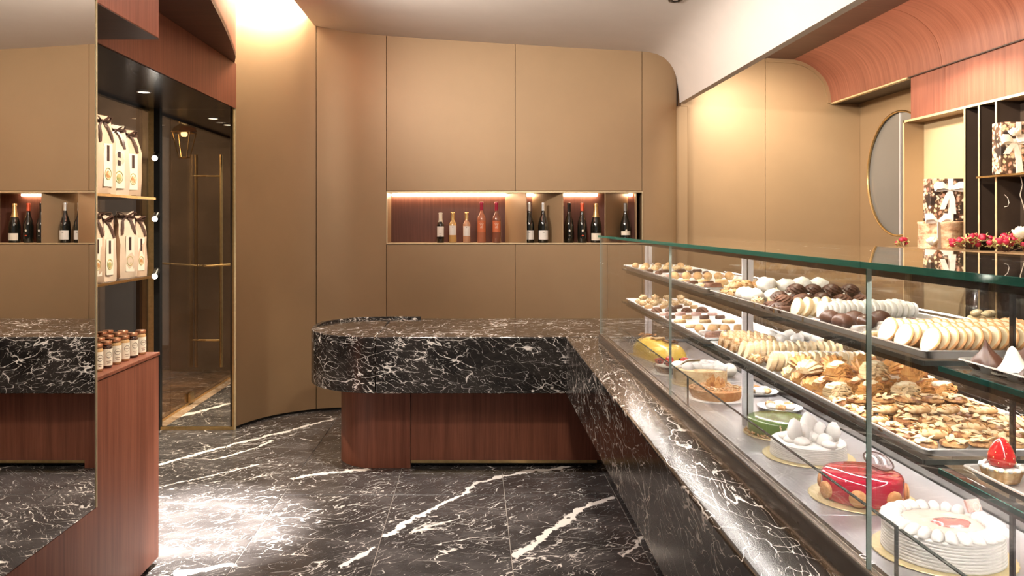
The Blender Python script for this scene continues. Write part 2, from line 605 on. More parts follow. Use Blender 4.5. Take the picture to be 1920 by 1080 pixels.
M['marble_ledge'] = marble('ledge_marble', 2.0, 0.17, False, None, 0.06, (2.0, 1.0, 1.4), (0.1, 0.5, 0.25))
M['street_stone'] = marble('brown_street_stone', 1.2, 0.22, False, None, 0.0, (1.0, 1.7, 1.0), (0, 0, 0.5), (0.20, 0.14, 0.095))
M['grout'] = plain('pale_grout', (0.34, 0.30, 0.27), 0.8)

# floor: dark bed with marble tiles laid on it
fl = struct('floor')
MB().box(-5.2, 3.45, -2.5, 10.5, -0.08, -0.006).build('screed', 'grout', fl)
tx0, tw, tl = -1.78, 0.652, 1.30
shared = {}
for i in range(-5, 8):
    off = 4.05 if i == 0 else 4.706
    for j in range(-4, 5):
        x0, y0 = tx0 + i * tw, off + j * tl
        if x0 < -5.2 or y0 + tl > 10.6:
            continue
        key = 'street' if x0 < -2.6 else 'tile'
        if key not in shared:
            b = MB()
            g = 0.0020
            b.loft([[(g, g, -0.02), (tw - g, g, -0.02), (tw - g, tl - g, -0.02), (g, tl - g, -0.02)],
                    [(g, g, -0.002), (tw - g, g, -0.002), (tw - g, tl - g, -0.002), (g, tl - g, -0.002)],
                    [(g + .002, g + .002, 0), (tw - g - .002, g + .002, 0), (tw - g - .002, tl - g - .002, 0), (g + .002, tl - g - .002, 0)]])
            o = b.build('tile', 'street_stone' if key == 'street' else 'floor_marble', fl, (x0, y0, 0), smooth=10)
            shared[key] = o
        else:
            o = shared[key].copy()
            COL.objects.link(o)
            o.location = (x0, y0, 0)

# back wall, its curved return and the bottle niche
D = 6.87
wb = struct('wall_back')


def plan_panel(pts, z0, z1, th, parent, name='panel', mat='gold'):
    """upright panel whose plan follows pts; th is its thickness behind"""
    out = []
    for i, p in enumerate(pts):
        a, c = Vector(pts[max(i - 1, 0)]), Vector(pts[min(i + 1, len(pts) - 1)])
        t = (c - a).normalized()
        out.append((p[0] - t.y * th, p[1] + t.x * th))
    b = MB()
    n = len(pts)
    rings = [[(pts[i][0], pts[i][1], z0), (pts[i][0], pts[i][1], z1), (out[i][0], out[i][1], z1), (out[i][0], out[i][1], z0)] for i in range(n)]
    b.loft(rings)
    return b.build(name, mat, parent, bevel=0.0015, seg=1)


def curve_pt(x):
    return (x, 5.99 + math.sqrt(max(0.88 ** 2 - (x + 1.0) ** 2, 0)))


a_end = math.atan2(0.21, -0.855)
a_seam = math.acos((-1.346 + 1.0) / 0.88)
plan_panel(arc(-1.0, 5.99, 0.88, a_end, a_seam + 0.003, 22), 0.018, 3.9, 0.02, wb)
plan_panel(arc(-1.0, 5.99, 0.88, a_seam - 0.003, PI / 2, 12) + [(-0.759, D)], 0.018, 3.9, 0.02, wb)
for x0, x1 in ((-0.754, 0.346), (0.350, 1.436)):
    plan_panel([(x0, D), (x1, D)], 1.876, 3.9, 0.02, wb)
    plan_panel([(x0, D), (x1, D)], 0.018, 1.414, 0.02, wb)
plan_panel([(1.440, D)] + [(1.440 + 0.325 * math.sin(R(a)), D + 0.13 * (1 - math.cos(R(a)))) for a in range(10, 91, 10)], 0.018, 3.3, 0.02, wb)
# backing behind the panels, left open round the niche
bk = MB()
bk.box(-1.0, -0.752, D + 0.02, D + 0.05, 0, 3.9).box(1.438, 1.78, D + 0.14, D + 0.17, 0, 3.3)
bk.box(-0.77, 1.45, D + 0.02, D + 0.05, 1.862, 3.9).box(-0.77, 1.45, D + 0.02, D + 0.05, 0, 1.427)
bk.build('backing', 'gold_dark', wb)
b = MB()
n_out = [(p[0] * 1, p[1]) for p in arc(-1.0, 5.99, 0.905, a_end, PI / 2, 24)]
plan_panel(n_out, 0, 3.9, 0.02, wb, 'curved_backing', 'gold_dark')
plan_panel(arc(-1.0, 5.99, 0.884, a_end, PI / 2, 24) + [(1.43, D + 0.004)], 0.0, 0.016, 0.02, wb, 'skirting', 'black')
MB().box(-1.862, -1.848, 6.185, 6.20, 0, 3.9).build('edge_trim', 'pale_brass', wb)

# niche lining
NZ0, NZ1, NX0, NX1, NY = 1.428, 1.861, -0.751, 1.438, 7.20
MB().box(NX0, NX1, NY, NY + 0.02, NZ0, NZ1).build('niche_back', 'wood_niche', wb)
MB().box(NX0 - .012, NX1 + .012, D + .001, NY + 0.02, NZ0 - 0.012, NZ0).build('niche_floor', 'gold', wb)
MB().box(NX0 - .012, NX1 + .012, D + .001, NY + 0.02, NZ1, NZ1 + 0.012).build('niche_top', 'gold', wb)
MB().box(NX0 - .012, NX0, D + .001, NY, NZ0, NZ1).build('niche_side', 'gold', wb)
MB().box(NX1, NX1 + .012, D + .001, NY, NZ0, NZ1).build('niche_side', 'gold', wb)
fr = MB()
for x0, x1, z0, z1 in ((NX0 - .006, NX1 + .006, NZ0 - .008, NZ0), (NX0 - .006, NX1 + .006, NZ1, NZ1 + .008), (NX0 - .006, NX0 + .002, NZ0, NZ1), (NX1 - .002, NX1 + .006, NZ0, NZ1)):
    fr.box(x0, x1, D - 0.006, D + 0.004, z0, z1)
fr.build('niche_frame', 'pale_brass', wb)


def slant(xb, xf, mat='gold'):
    """upright divider of the niche running from the back (xb) to the front (xf)"""
    t = 0.008
    MB().prism([(xb, NY), (xf, D + 0.01), (xf + t, D + 0.01), (xb + t, NY)], NZ0, NZ1).build('niche_divider', mat, wb)


slant(0.275, 0.440)
slant(0.518, 0.755)
slant(1.372, 1.117, 'gold')
slant(1.44, 1.385, 'gold')
for x0, x1 in ((NX0 + 0.01, 0.28), (0.46, 0.525), (0.77, 1.10), (1.385, 1.415)):
    MB().box(x0, x1, NY - 0.030, NY - 0.002, NZ1 - 0.020, NZ1 - 0.001).build('niche_light', 'led', wb)

# lit wall beyond the lip, and the side wall with its round window
D2 = 7.05
wr = struct('wall_right')
MB().box(1.74, 1.862, 6.99, 7.10, 0, 2.62).build('jamb', 'gold', wr, bevel=0.004)
MB().box(1.70, 2.5595, D2, D2 + 0.02, 0, 3.6).build('panel', 'gold', wr, bevel=0.0015, seg=1)
MB().box(2.5640, 3.394, D2, D2 + 0.02, 0, 3.6).build('panel', 'gold', wr, bevel=0.0015, seg=1)
MB().box(1.70, 3.45, D2 + 0.02, D2 + 0.05, 0, 3.6).build('backing', 'gold_light', wr)
XW, CY, CZ, CR = 3.394, 6.42, 1.996, 0.503
hole = MB()
N = 64
cpts = [(CY + CR * math.cos(2 * PI * i / N), CZ + CR * math.sin(2 * PI * i / N)) for i in range(N)]
y0, y1, z0, z1 = 5.6, D2, 0.0, 3.3


def to_edge(y, z):
    dy, dz = y - CY, z - CZ
    k = min(((y1 if dy > 0 else y0) - CY) / dy if abs(dy) > 1e-9 else 9e9, ((z1 if dz > 0 else z0) - CZ) / dz if abs(dz) > 1e-9 else 9e9)
    return (CY + dy * k, CZ + dz * k)


ang = sorted(set([2 * PI * i / N for i in range(N)] + [math.atan2(b - CZ, a - CY) % (2 * PI) for a in (y0, y1) for b in (z0, z1)]))
ci = [(CY + CR * math.cos(a), CZ + CR * math.sin(a)) for a in ang]
co = [to_edge(*p) for p in ci]
hole.loft([[(XW + 0.03, *p) for p in ci], [(XW, *p) for p in ci], [(XW, *p) for p in co]], cap=False)
hole.build('panel', 'gold', wr)
MB().box(XW, XW + 0.04, -1.0, 5.597, 0, 3.3).build('panel', 'gold', wr)
wn = struct('window_1')
MB().torus((0, 0, 0), CR - 0.004, 0.009, 64, 8).build('frame', 'brass', wn, (XW + 0.004, CY, CZ))
wn.children[0].rotation_euler = (0, R(90), 0)


def half_disc(s):
    p = [(CY + s * 0.006, CZ - CR * .997)] + [(CY + s * max(0.006, CR * .995 * math.cos(a)), CZ + CR * .995 * math.sin(a)) for a in [R(-88 + 176 * i / 30) for i in range(31)]] + [(CY + s * 0.006, CZ + CR * .997)]
    b = MB()
    b.loft([[(XW + 0.022, *q) for q in p], [(XW + 0.028, *q) for q in p]])
    return b.build('pane', 'grey_glass', wn)


half_disc(1)
half_disc(-1)
MB().box(XW + 0.016, XW + 0.029, CY - 0.008, CY + 0.008, CZ - CR, CZ + CR).build('mullion', 'alu', wn)

# dropped ceiling: one long curved shell
ce = struct('ceiling')
vis = [(-1.36, 3.276), (-1.05, 3.238), (-0.756, 3.207), (-0.2, 3.168), (0.348, 3.134), (0.9, 3.101), (1.32, 3.080), (1.438, 3.073), (1.50, 3.066),
       (1.568, 3.053), (1.636, 3.022), (1.688, 2.978), (1.724, 2.934), (1.752, 2.880), (1.774, 2.800), (1.788, 2.700), (1.793, 2.648), (1.840, 2.644)]
top = [(1.846, 2.70), (1.846, 2.82), (1.82, 2.95), (1.76, 3.06), (1.66, 3.14), (1.5, 3.17), (0.9, 3.19), (0.0, 3.24), (-0.756, 3.30), (-1.30, 3.36), (-1.36, 3.36)]
MB().along_y(vis + top, -1.5, 7.0).build('dropped_panel', 'plaster', ce, smooth=50)
MB().box(-2.6, 3.45, -2.5, 7.2, 3.88, 3.95).build('upper_panel', 'plaster', ce)
dl = thing('ceiling_downlight', 'black recessed downlight in the pale dropped ceiling', 'downlight', (1.33, 5.3, 3.079))
MB().torus((0, 0, -0.004), 0.040, 0.008, 28, 8, flat=0.6).build('rim', 'frame_dark', dl)
MB().lathe([(0.0395, -0.002), (0.034, 0.002)], 24).build('reflector', 'black', dl)
MB().lathe([(0.016, -0.001), (0.017, -0.004), (0.008, -0.007)], 16).build('lens', 'alu', dl)

# walnut cove, its flat soffit with the shade painted in and the panel below it
tc = struct('trim_1')
arcp = [(2.804, 3.036), (2.852, 3.025), (2.898, 3.009), (2.947, 2.985), (2.992, 2.954), (3.033, 2.918), (3.071, 2.875), (3.094, 2.838), (3.110, 2.797), (3.122, 2.757), (3.129, 2.719), (3.137, 2.656)]
for a, c in ((5.372, 7.048), (3.70, 5.368), (2.03, 3.696), (0.35, 2.026), (-1.0, 0.346)):
    MB().along_y(arcp + [(3.16, 2.656), (3.16, 3.2), (2.80, 3.2)], a, c).build('curved_panel', 'wood_arc', tc, smooth=60)
MB().along_y([(2.35, 3.062), (2.804, 3.036), (2.804, 3.2), (2.35, 3.2)], -1, 7.048).build('flat_soffit', 'wood_shaded', tc)
MB().box(3.132, 3.166, 5.80, 7.048, 2.644, 2.656).build('edge_strip', 'pale_brass', tc)
MB().box(3.14, XW + .01, -1, 7.048, 2.650, 2.70).build('soffit', 'gold_dark', tc)
for a, c in ((5.372, 5.79), (3.70, 5.368), (2.03, 3.696), (0.35, 2.026), (-1.0, 0.346)):
    MB().box(3.157, 3.394, a, c, 2.352, 2.650).build('fascia_panel', 'wood_face', tc)
b = MB()
inner = [(x - 0.030 * (0.25 + 0.75 * (i / 11)), z - 0.032 * (1 - 0.85 * i / 11)) for i, (x, z) in enumerate(arcp)]
inner[0] = (2.804, 3.004)
ring = [(2.57, 3.048), (2.57, 3.014)]
pts_o = [(2.57, 3.050)] + arcp
pts_i = [(2.57, 3.016)] + inner
b.loft([[(po[0], 7.032, po[1]), (po[0], 7.05, po[1]), (pi_[0], 7.05, pi_[1]), (pi_[0], 7.032, pi_[1])] for po, pi_ in zip(pts_o, pts_i)])
b.build('arch_border', 'gold', wr, smooth=60)

# entrance side: soffit, beam, glazed street front, dark street
es = struct('trim_2')
MB().box(-2.60, -1.856, 2.5, 8.7, 2.480, 2.53).build('soffit', 'dark_soffit', es)
MB().box(-1.868, -1.845, 2.5, 6.19, 2.484, 2.83).build('beam_panel', 'wood', es)
MB().box(-2.60, -1.868, 2.5, 8.7, 2.53, 2.83).build('beam_core', 'wood_shaded', es)
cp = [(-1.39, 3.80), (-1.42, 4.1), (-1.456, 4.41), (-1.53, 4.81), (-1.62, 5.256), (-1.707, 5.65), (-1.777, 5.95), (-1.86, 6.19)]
MB().prism(cp + [(-2.6, 6.19), (-2.6, 3.80)], 2.832, 2.87).build('upper_soffit', 'wood_shaded', es, smooth=60)
plan_panel(list(reversed(cp)), 2.838, 3.88, -0.02, es, 'upper_panel', 'wood_face')
MB().box(-2.50, -1.482, 3.10, 3.757, 2.466, 3.88).build('bulkhead_box', 'wood_face', es, bevel=0.003)
MB().box(-2.50, -1.4825, 3.10, 3.757, 2.462, 2.4655).build('bulkhead_base', 'wood_shaded', es)  # dark sheet that paints shade on the underside of the box

sf = struct('window_2')
for a, c in ((2.60, 5.36), (5.37, 6.62), (6.63, 8.60)):
    MB().box(-2.526, -2.516, a, c, 0.02, 2.478).build('pane', 'bronze_glass', sf)
MB().box(-2.529, -2.513, 2.60, 8.60, 0.0, 0.0195).build('bottom_rail', 'brass', sf)
MB().box(-2.535, -2.507, 2.60, 8.60, 2.462, 2.480).build('top_rail', 'frame_dark', sf)
hz = MB()
for s in (-1, 1):
    hz.box(-2.521 + s * 0.017 - .008, -2.521 + s * 0.017 + .008, 7.02, 7.12, 0.022, 0.10)
hz.build('hinge', 'brass', sf)
ht = thing('door_pull', 'tall brushed brass double pull handle on the glazed shop door', 'handle', (-2.521, 7.50, 0))
for x in (-0.09, 0.145):
    MB().tube([(x, 0, 0.25), (x, 0, 2.24)], 0.016, 12).build('bar', 'brass', ht)
for z in (0.50, 2.04):
    MB().tube([(-0.09, 0, z), (0.145, 0, z)], 0.009, 10).build('standoff', 'brass', ht)
lv = thing('door_lever', 'slim horizontal brass bar across the glazed door by the pull handle', 'handle', (-2.521, 7.45, 1.20))
MB().tube([(0.005, 0.0, 0.0), (0.06, 0.0, 0.0), (0.50, 0.02, 0.028)], 0.011, 10).build('bar', 'brass', lv)
MB().lathe([(0.022, 0), (0.022, 0.012), (0.014, 0.014)], 16).build('boss', 'brass', lv, (0.008, 0, -0.006))

# clear pane with black post that closes the entrance lobby
lp = struct('window_3')
MB().box(-2.47, -2.425, 6.16, 6.21, 0, 2.48).build('post', 'black', lp)
MB().box(-2.515, -2.47, 6.165, 6.205, 0, 2.48).build('post_facing', 'brass', lp)
MB().box(-2.425, -1.862, 6.18, 6.19, 0.024, 2.478).build('pane', 'door_glass', lp)
MB().box(-2.425, -1.862, 6.172, 6.198, 0.0, 0.024).build('bottom_rail', 'brass', lp)
MB().box(-1.872, -1.860, 6.175, 6.195, 0.024, 2.48).build('edge_strip', 'brass', lp)

ex = struct('wall_street')
MB().box(-5.2, -5.1, 1.5, 10.4, -0.08, 4).build('far_front', 'street', ex)
MB().box(-5.2, -1.7, 8.72, 8.82, -0.01, 4).build('end_front', 'street', ex)
MB().box(-5.0, -4.2, 7.8, 8.7, 0.0, 2.2).build('reflection_block', 'reflection_dark', ex)  # solid block imitating a dark shelving reflection in the shop front
MB().box(-5.2, -2.55, 1.5, 10.4, 3.0, 3.1).build('canopy', 'street', ex)
for z in (0.55, 1.05, 1.55):
    MB().box(-4.98, -4.22, 7.74, 7.80, z, z + 0.03).build('reflection_bar', 'frame_dark', ex)  # shelf lines of the imitated reflection
MB().box(-4.0, -3.55, 8.66, 8.72, 0.0, 2.3).build('door_leaf', 'gold_dark', ex)

# mirror wall over a walnut plinth
wl = struct('wall_left')
MB().box(-2.50, -1.494, -0.6, 3.118, 0.485, 3.88).build('core', 'gold_dark', wl)
MB().box(-1.494, -1.482, -0.6, 3.128, 0.487, 3.88).build('mirror_sheet', 'mirror', wl)
MB().box(-1.4955, -1.479, 3.128, 3.136, 0.487, 3.88).build('edge_trim', 'pale_brass', wl)
MB().box(-2.50, -1.482, -0.6, 3.132, 0.03, 0.484).build('plinth', 'wood', wl)
MB().box(-2.50, -1.52, -0.6, 3.132, 0.0, 0.03).build('toe_kick', 'black', wl)

# ================================================================== COUNTER
CT, CB = 0.887, 0.533
ct = thing('marble_counter', 'L-shaped black veined marble counter with a rounded end on a walnut base', 'counter', (0, 0, 0))
MB().prism([(-0.62, 5.0), (0.567, 5.0), (1.36, 5.0), (1.36, 5.98), (-0.62, 5.98)], CB, CT).build('counter_top', 'marble', ct, bevel=0.008, seg=3)
MB().prism([(0.567, -0.6), (1.36, -0.6), (1.36, 4.9985), (0.567, 4.9985)], CB, CT).build('case_ledge', 'marble_ledge', ct, bevel=0.010, seg=3)
MB().prism(arc(-0.622, 5.49, 0.49, PI / 2, 3 * PI / 2, 40), CB, CT).build('rounded_end', 'marble', ct, bevel=0.008, seg=3)
rim = arc(-0.622, 5.49, 0.488, PI / 2, PI * 1.02, 24)
rim2 = arc(-0.622, 5.49, 0.462, PI / 2, PI * 1.02, 24)
MB().loft([[(0.0 - 0.62, 5.978, CT), (-0.62, 5.978, CT + .014), (-0.62, 5.952, CT + .014), (-0.62, 5.952, CT)]][:0] +
          [[(o[0], o[1], CT - .002), (o[0], o[1], CT + 0.016 * (1 - max(0, i - 19) / 6)), (n[0], n[1], CT + 0.016 * (1 - max(0, i - 19) / 6)), (n[0], n[1], CT - .002)] for i, (o, n) in
           enumerate(zip([(-0.40, 5.978)] + rim, [(-0.40, 5.952)] + rim2))]).build('raised_rim', 'marble', ct, bevel=0.003)
MB().prism(arc(-0.64, 5.49, 0.272, PI / 2, 3 * PI / 2, 32) + [(-0.42, 5.218), (-0.42, 5.762)], 0.0, CB - .001).build('rounded_base', 'wood', ct)
MB().prism([(-0.418, 5.232), (0.90, 5.232), (0.90, 5.76), (-0.418, 5.76)], 0.05, CB - .001).build('base_panel', 'wood', ct)
MB().box(-0.418, 0.80, 5.238, 5.25, 0.028, 0.05).build('base_strip', 'brass', ct)
MB().box(-0.418, 0.80, 5.30, 5.70, 0.0, 0.05).build('toe_kick', 'black', ct)
MB().prism([(0.845, -0.6), (1.36, -0.6), (1.36, 5.231), (0.845, 5.231)], 0.05, CB - .001).build('case_base', 'wood', ct)
MB().box(0.90, 1.30, -0.6, 5.2, 0.0, 0.05).build('toe_kick', 'black', ct)

# ================================================================== DISPLAY CASE
dc = thing('display_case', 'long frameless glass pastry case standing on the black marble ledge', 'display case', (0, 0, 0))
CX0, CX1, CF, CN = 0.733, 1.25, 4.74, -0.45      # front, back, far end, near end
DZ = 0.900                                        # deck
TOPZ = 1.515
MB().along_y([(CX0, CT + .0005), (CX0, 0.936), (CX0 + 0.005, 0.9445), (CX0 + 0.008, 0.9445), (CX0 + 0.008, CT + .0005)], CN, CF).build('front_rail', 'rail_face', dc)
for x in (0.0085, 0.0135, 0.0225):
    MB().along_y([(CX0 + x, CT + .0005), (CX0 + x, 0.943), (CX0 + x + .0010, 0.9445), (CX0 + x + .0028, 0.9445), (CX0 + x + .0038, 0.943), (CX0 + x + .0038, CT + .0005)], CN, CF).build('rail_lip', 'steel', dc)
MB().along_y([(CX0 + 0.026, CT + .0005), (CX0 + 0.026, 0.938), (CX0 + 0.044, 0.938), (CX0 + 0.050, 0.900), (CX0 + 0.050, CT + .0005)], CN, CF).build('front_channel', 'frame_dark', dc)
MB().box(CX0 - 0.004, CX0, CN, CF, CT + .0005, CT + .006).build('rail_bead', 'steel', dc)
yy = CN
for a, c in ((-0.45, 0.415), (0.418, 0.915), (0.918, 1.415), (1.418, 1.915), (1.918, 2.415), (2.418, 2.965), (2.968, 3.515), (3.518, 4.115), (4.118, 4.70)):
    MB().box(CX0 + 0.050, CX1 - 0.01, a, c, CT + .001, DZ).build('deck_panel', 'steel_deck', dc, bevel=0.0015, seg=1)
GX = 0.748
joints = [-0.45, 1.518, 3.058, CF]
for a, c in zip(joints, joints[1:]):
    MB().box(GX - 0.004, GX + 0.004, a + 0.002, c - 0.002, 0.942, TOPZ - .001).build('front_pane', 'glass', dc)
    MB().box(GX - 0.0045, GX + 0.0045, a + 0.0008, a + 0.0022, 0.942, TOPZ - .001).build('pane_edge', 'glass_edge', dc)
    MB().box(GX - 0.0045, GX + 0.0045, c - 0.0018, c - 0.0008, 0.942, TOPZ - .001).build('pane_edge', 'pane_edge_light', dc)
    MB().box(CX1 - 0.004, CX1 + 0.004, a + 0.002, c - 0.002, 0.90, TOPZ - .001).build('back_pane', 'glass', dc)
MB().box(GX + 0.006, CX1 - 0.006, CF - 0.008, CF, 0.90, TOPZ - .001).build('end_pane', 'glass', dc)
for a, c in ((-0.45, 1.5165), (1.5195, CF + .006)):
    MB().box(CX0 + 0.003, CX1 + 0.012, a, c, TOPZ, TOPZ + 0.011).build('top_pane', 'glass_top', dc)
    MB().box(CX0 - 0.0015, CX0 + 0.0028, a, c, TOPZ - .0005, TOPZ + 0.0115).build('top_edge', 'glass_edge', dc)
MB().box(CX1 - 0.004, CX1 + 0.016, CN, CF, CT + .0005, 0.93).build('back_rail', 'steel', dc)
MB().box(CX0 + 0.02, CX1, CF - 0.012, CF + 0.004, CT + .0005, 0.915).build('end_rail', 'steel', dc)
# posts in the middle of the case that carry the shelves
for y in (4.345, 2.766, 1.400, -0.42):
    MB().box(0.9395, 0.9430, y - 0.006, y + 0.006, DZ + .0005, TOPZ - .001).build('post_edge', 'frame_dark', dc)
    if y > 2:
        MB().box(0.9245, 0.9390, y - 0.005, y + 0.005, DZ + .0005, TOPZ - .001).build('shelf_post', 'alu', dc)
        MB().box(0.9435, 0.9620, y - 0.005, y + 0.005, DZ + .0005, TOPZ - .001).build('shelf_post', 'alu', dc)
    else:
        MB().box(0.9245, 0.9390, y - 0.004, y + 0.004, DZ + .0005, TOPZ - .001).build('shelf_post', 'glass', dc)
        MB().box(0.9435, 0.9520, y - 0.004, y + 0.004, DZ + .0005, TOPZ - .001).build('shelf_post', 'glass', dc)
US, MS = 1.354, 1.178                             # tops of the two glass shelves
SX0, SX1 = 0.800, 1.190
for z in (US, MS):
    for a, c in ((2.785, 4.335), (1.425, 2.745), (-0.40, 1.375)):
        MB().box(SX0, SX1, a, c, z - 0.008, z).build('glass_shelf', 'glass', dc)
        MB().box(SX0 - 0.003, SX0 - .0002, a, c, z - 0.0083, z + .0003).build('shelf_edge', 'shelf_glass_edge' if c < 1.4 else 'edge_dark', dc)
        MB().box(SX0, SX1, a - 0.003, a - 0.0002, z - 0.0083, z + .0003).build('shelf_edge', 'edge_dark', dc)
        MB().box(0.985, 1.006, a + 0.05, c - 0.05, z - 0.020, z - .0085).build('shelf_bearer', 'frame_dark', dc)
# light strips, each in a dark profile
for x, z, far in ((0.772, TOPZ - 0.001, 4.60), (1.205, TOPZ - 0.001, 4.60), (0.826, US - 0.0085, 4.30), (0.826, MS - 0.0085, 4.30), (1.15, US - 0.0085, 4.30), (1.15, MS - 0.0085, 4.30)):
    MB().along_y([(x - 0.011, z), (x - 0.011, z - 0.015), (x - 0.009, z - 0.015), (x - 0.009, z - 0.004), (x + 0.009, z - 0.004), (x + 0.009, z)], -0.38, far).build('light_profile', 'frame_dark', dc)
    MB().box(x - 0.007, x + 0.007, -0.36, far - .02, z - 0.007, z - 0.0042).build('light_strip', 'led_deck' if z < 1.2 else 'led_case', dc)
# low inner glass upstand with dark polished top edge
for a, c in ((1.525, 3.0), (3.015, 4.45), (0.02, 1.51)):
    b = MB()
    b.loft([[(0.800, a, DZ + .0008), (0.806, a, DZ + .0008), (0.806, a, 1.020), (0.800, a, 1.020)], [(0.800, c, DZ + .0008), (0.806, c, DZ + .0008), (0.806, c, 1.020), (0.800, c, 1.020)]])
    b.build('inner_upstand', 'glass', dc)
    MB().box(0.7995, 0.8065, a, c, 1.0202, 1.0225).build('upstand_edge', 'edge_dark', dc)
    MB().box(0.7995, 0.8065, a - .003, a - .0003, DZ, 1.0225).build('upstand_edge', 'edge_dark', dc)
# maker's lettering on the dark channel
tc_ = bpy.data.curves.new('lettering', 'FONT')
tc_.body = 'CIAM'
tc_.size = 0.019
tc_.extrude = 0.0003
tc_.align_x = 'CENTER'
tob = bpy.data.objects.new('lettering', tc_)
COL.objects.link(tob)
bpy.context.view_layer.update()
tme = bpy.data.meshes.new_from_object(tob.evaluated_get(bpy.context.evaluated_depsgraph_get()))
bpy.data.objects.remove(tob)
tme.materials.clear()
tme.materials.append(M['alu'])
tob = bpy.data.objects.new('lettering', tme)
tob.parent = dc
tob.matrix_local = Matrix(((0, 1, 0, 0.7655), (-1, 0, 0, 1.575), (0, 0, 1, 0.9385), (0, 0, 0, 1)))
COL.objects.link(tob)

# ================================================================== STAFF SIDE
bc = thing('back_worktop', 'veined marble worktop on gold-fronted units along the side wall behind the glass case', 'worktop')
MB().box(1.87, 3.388, -0.6, 6.98, 0.925, 0.955).build('slab', 'marble_ledge', bc, bevel=0.003)
for i in range(6):
    a = -0.58 + i * 1.255
    MB().box(1.90, 1.92, a, a + 1.249, 0.09, 0.92).build('front_panel', 'gold', bc, bevel=0.002)
MB().box(1.93, 3.388, -0.58, 6.97, 0.0, 0.924).build('carcase', 'gold_dark', bc)

su = thing('wall_shelf_unit', 'gold-edged open wall shelving with dark upright dividers on the side wall', 'shelving')
FX, BX = 3.157, 3.300
MB().box(FX, 3.385, 5.878, 5.890, 0.956, 2.352).build('end_panel', 'gold', su)
MB().box(FX - .003, FX, 5.876, 5.892, 0.956, 2.352).build('edge_strip', 'pale_brass', su)
MB().box(FX, 3.385, 3.0, 5.878, 2.338, 2.352).build('top_panel', 'gold', su)
MB().box(FX - .003, FX, 3.0, 5.890, 2.336, 2.352).build('edge_strip', 'pale_brass', su)
for a, c in ((5.153, 5.876), (3.0, 4.60)):
    MB().box(BX, BX + .01, a, c, 0.956, 2.338).build('back_panel', 'gold_light', su)
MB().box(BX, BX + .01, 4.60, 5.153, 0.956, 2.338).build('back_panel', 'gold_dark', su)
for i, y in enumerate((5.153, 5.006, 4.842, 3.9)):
    MB().box(FX, BX, y - 0.004, y + 0.004, 0.956, 2.338).build('divider', 'gold_dark', su)  # shade on the divider faces is put into this dark colour
    MB().box(FX - .003, FX, y - 0.008, y + 0.008, 0.956, 2.338).build('edge_strip', 'pale_brass', su)
MB().box(FX - 0.03, BX, 3.9, 4.985, 1.878, 1.888).build('shelf', 'gold', su)
MB().box(FX - 0.033, FX - 0.03, 3.9, 4.985, 1.8765, 1.8878).build('edge_strip', 'brass', su)
LZ = 1.428
MB().box(2.95, BX, 3.0, 5.81, LZ - 0.012, LZ).build('ledge', 'gold', su)
MB().box(2.946, 2.95, 3.0, 5.812, LZ - 0.014, LZ - .0002).build('edge_strip', 'brass', su)

# ================================================================== ENTRANCE SIDE FURNITURE
lc = thing('low_cabinet', 'red walnut cabinet with a flat top carrying the rows of jars', 'cabinet')
MB().box(-2.44, -1.486, 3.138, 3.764, 0.03, 0.975).build('body', 'wood', lc, bevel=0.002)
MB().box(-2.44, -1.482, 3.137, 3.768, 0.978, 0.993).build('top', 'wood', lc, bevel=0.002)
MB().box(-2.44, -1.52, 3.14, 3.73, 0.0, 0.03).build('toe_kick', 'black', lc)
for z, e, nm in ((1.717, 3.715, 'upper bronze glass wall shelf holding three paper bags, highest on the mirror column'), (1.358, 3.665, 'lower bronze glass wall shelf holding five paper bags above the jars')):
    sh = thing('wall_shelf', nm, 'shelf', (0, 0, 0), 0, 'bag shelves')
    MB().box(-2.30, -1.484, 3.119, e, z - 0.010, z).build('board', 'gold_dark', sh)
    MB().box(-1.4838, -1.4805, 3.138, e, z - 0.0105, z + .0005).build('edge_strip', 'brass', sh)

# spot lamps on the lobby post
for z, w in ((2.105, 'highest'), (1.642, 'middle'), (1.207, 'lowest')):
    sp = thing('post_spotlight', f'small black spotlight shining brightly on the lobby post, the {w} of three', 'spotlight', (-2.440, 6.14, z), 0, 'spotlights on the lobby post')
    b = MB()
    b.tube([(0, 0.022, 0.03), (0.0, 0.0, 0.02)], 0.008, 8)
    b.build('arm', 'black', sp)
    b = MB()
    b.tube([(-0.008, 0.03, 0.03), (0.008, -0.06, -0.012)], 0.024, 16)
    b.build('barrel', 'black', sp)
    b = MB()
    b.tube([(0.0082, -0.0605, -0.0122), (0.0090, -0.0640, -0.0140)], 0.020, 16)
    b.build('lens', 'led_small', sp)
for x, y, w in ((-2.22, 5.37, 'nearest the walnut beam end'), (-2.20, 6.73, 'between the other two'), (-2.21, 7.17, 'farthest into the lobby')):
    dl = thing('lobby_downlight', f'round recessed downlight in the dark lobby soffit, {w}', 'downlight', (x, y, 2.4795), 0, 'lobby downlights')
    MB().torus((0, 0, -0.002), 0.042, 0.005, 24, 6, flat=0.6).build('rim', 'alu', dl)
    MB().lathe([(0.038, -0.002), (0.038, 0.0)], 24).build('lens', glow('downlight_lens', (1, 0.85, 0.62), 4.0), dl)

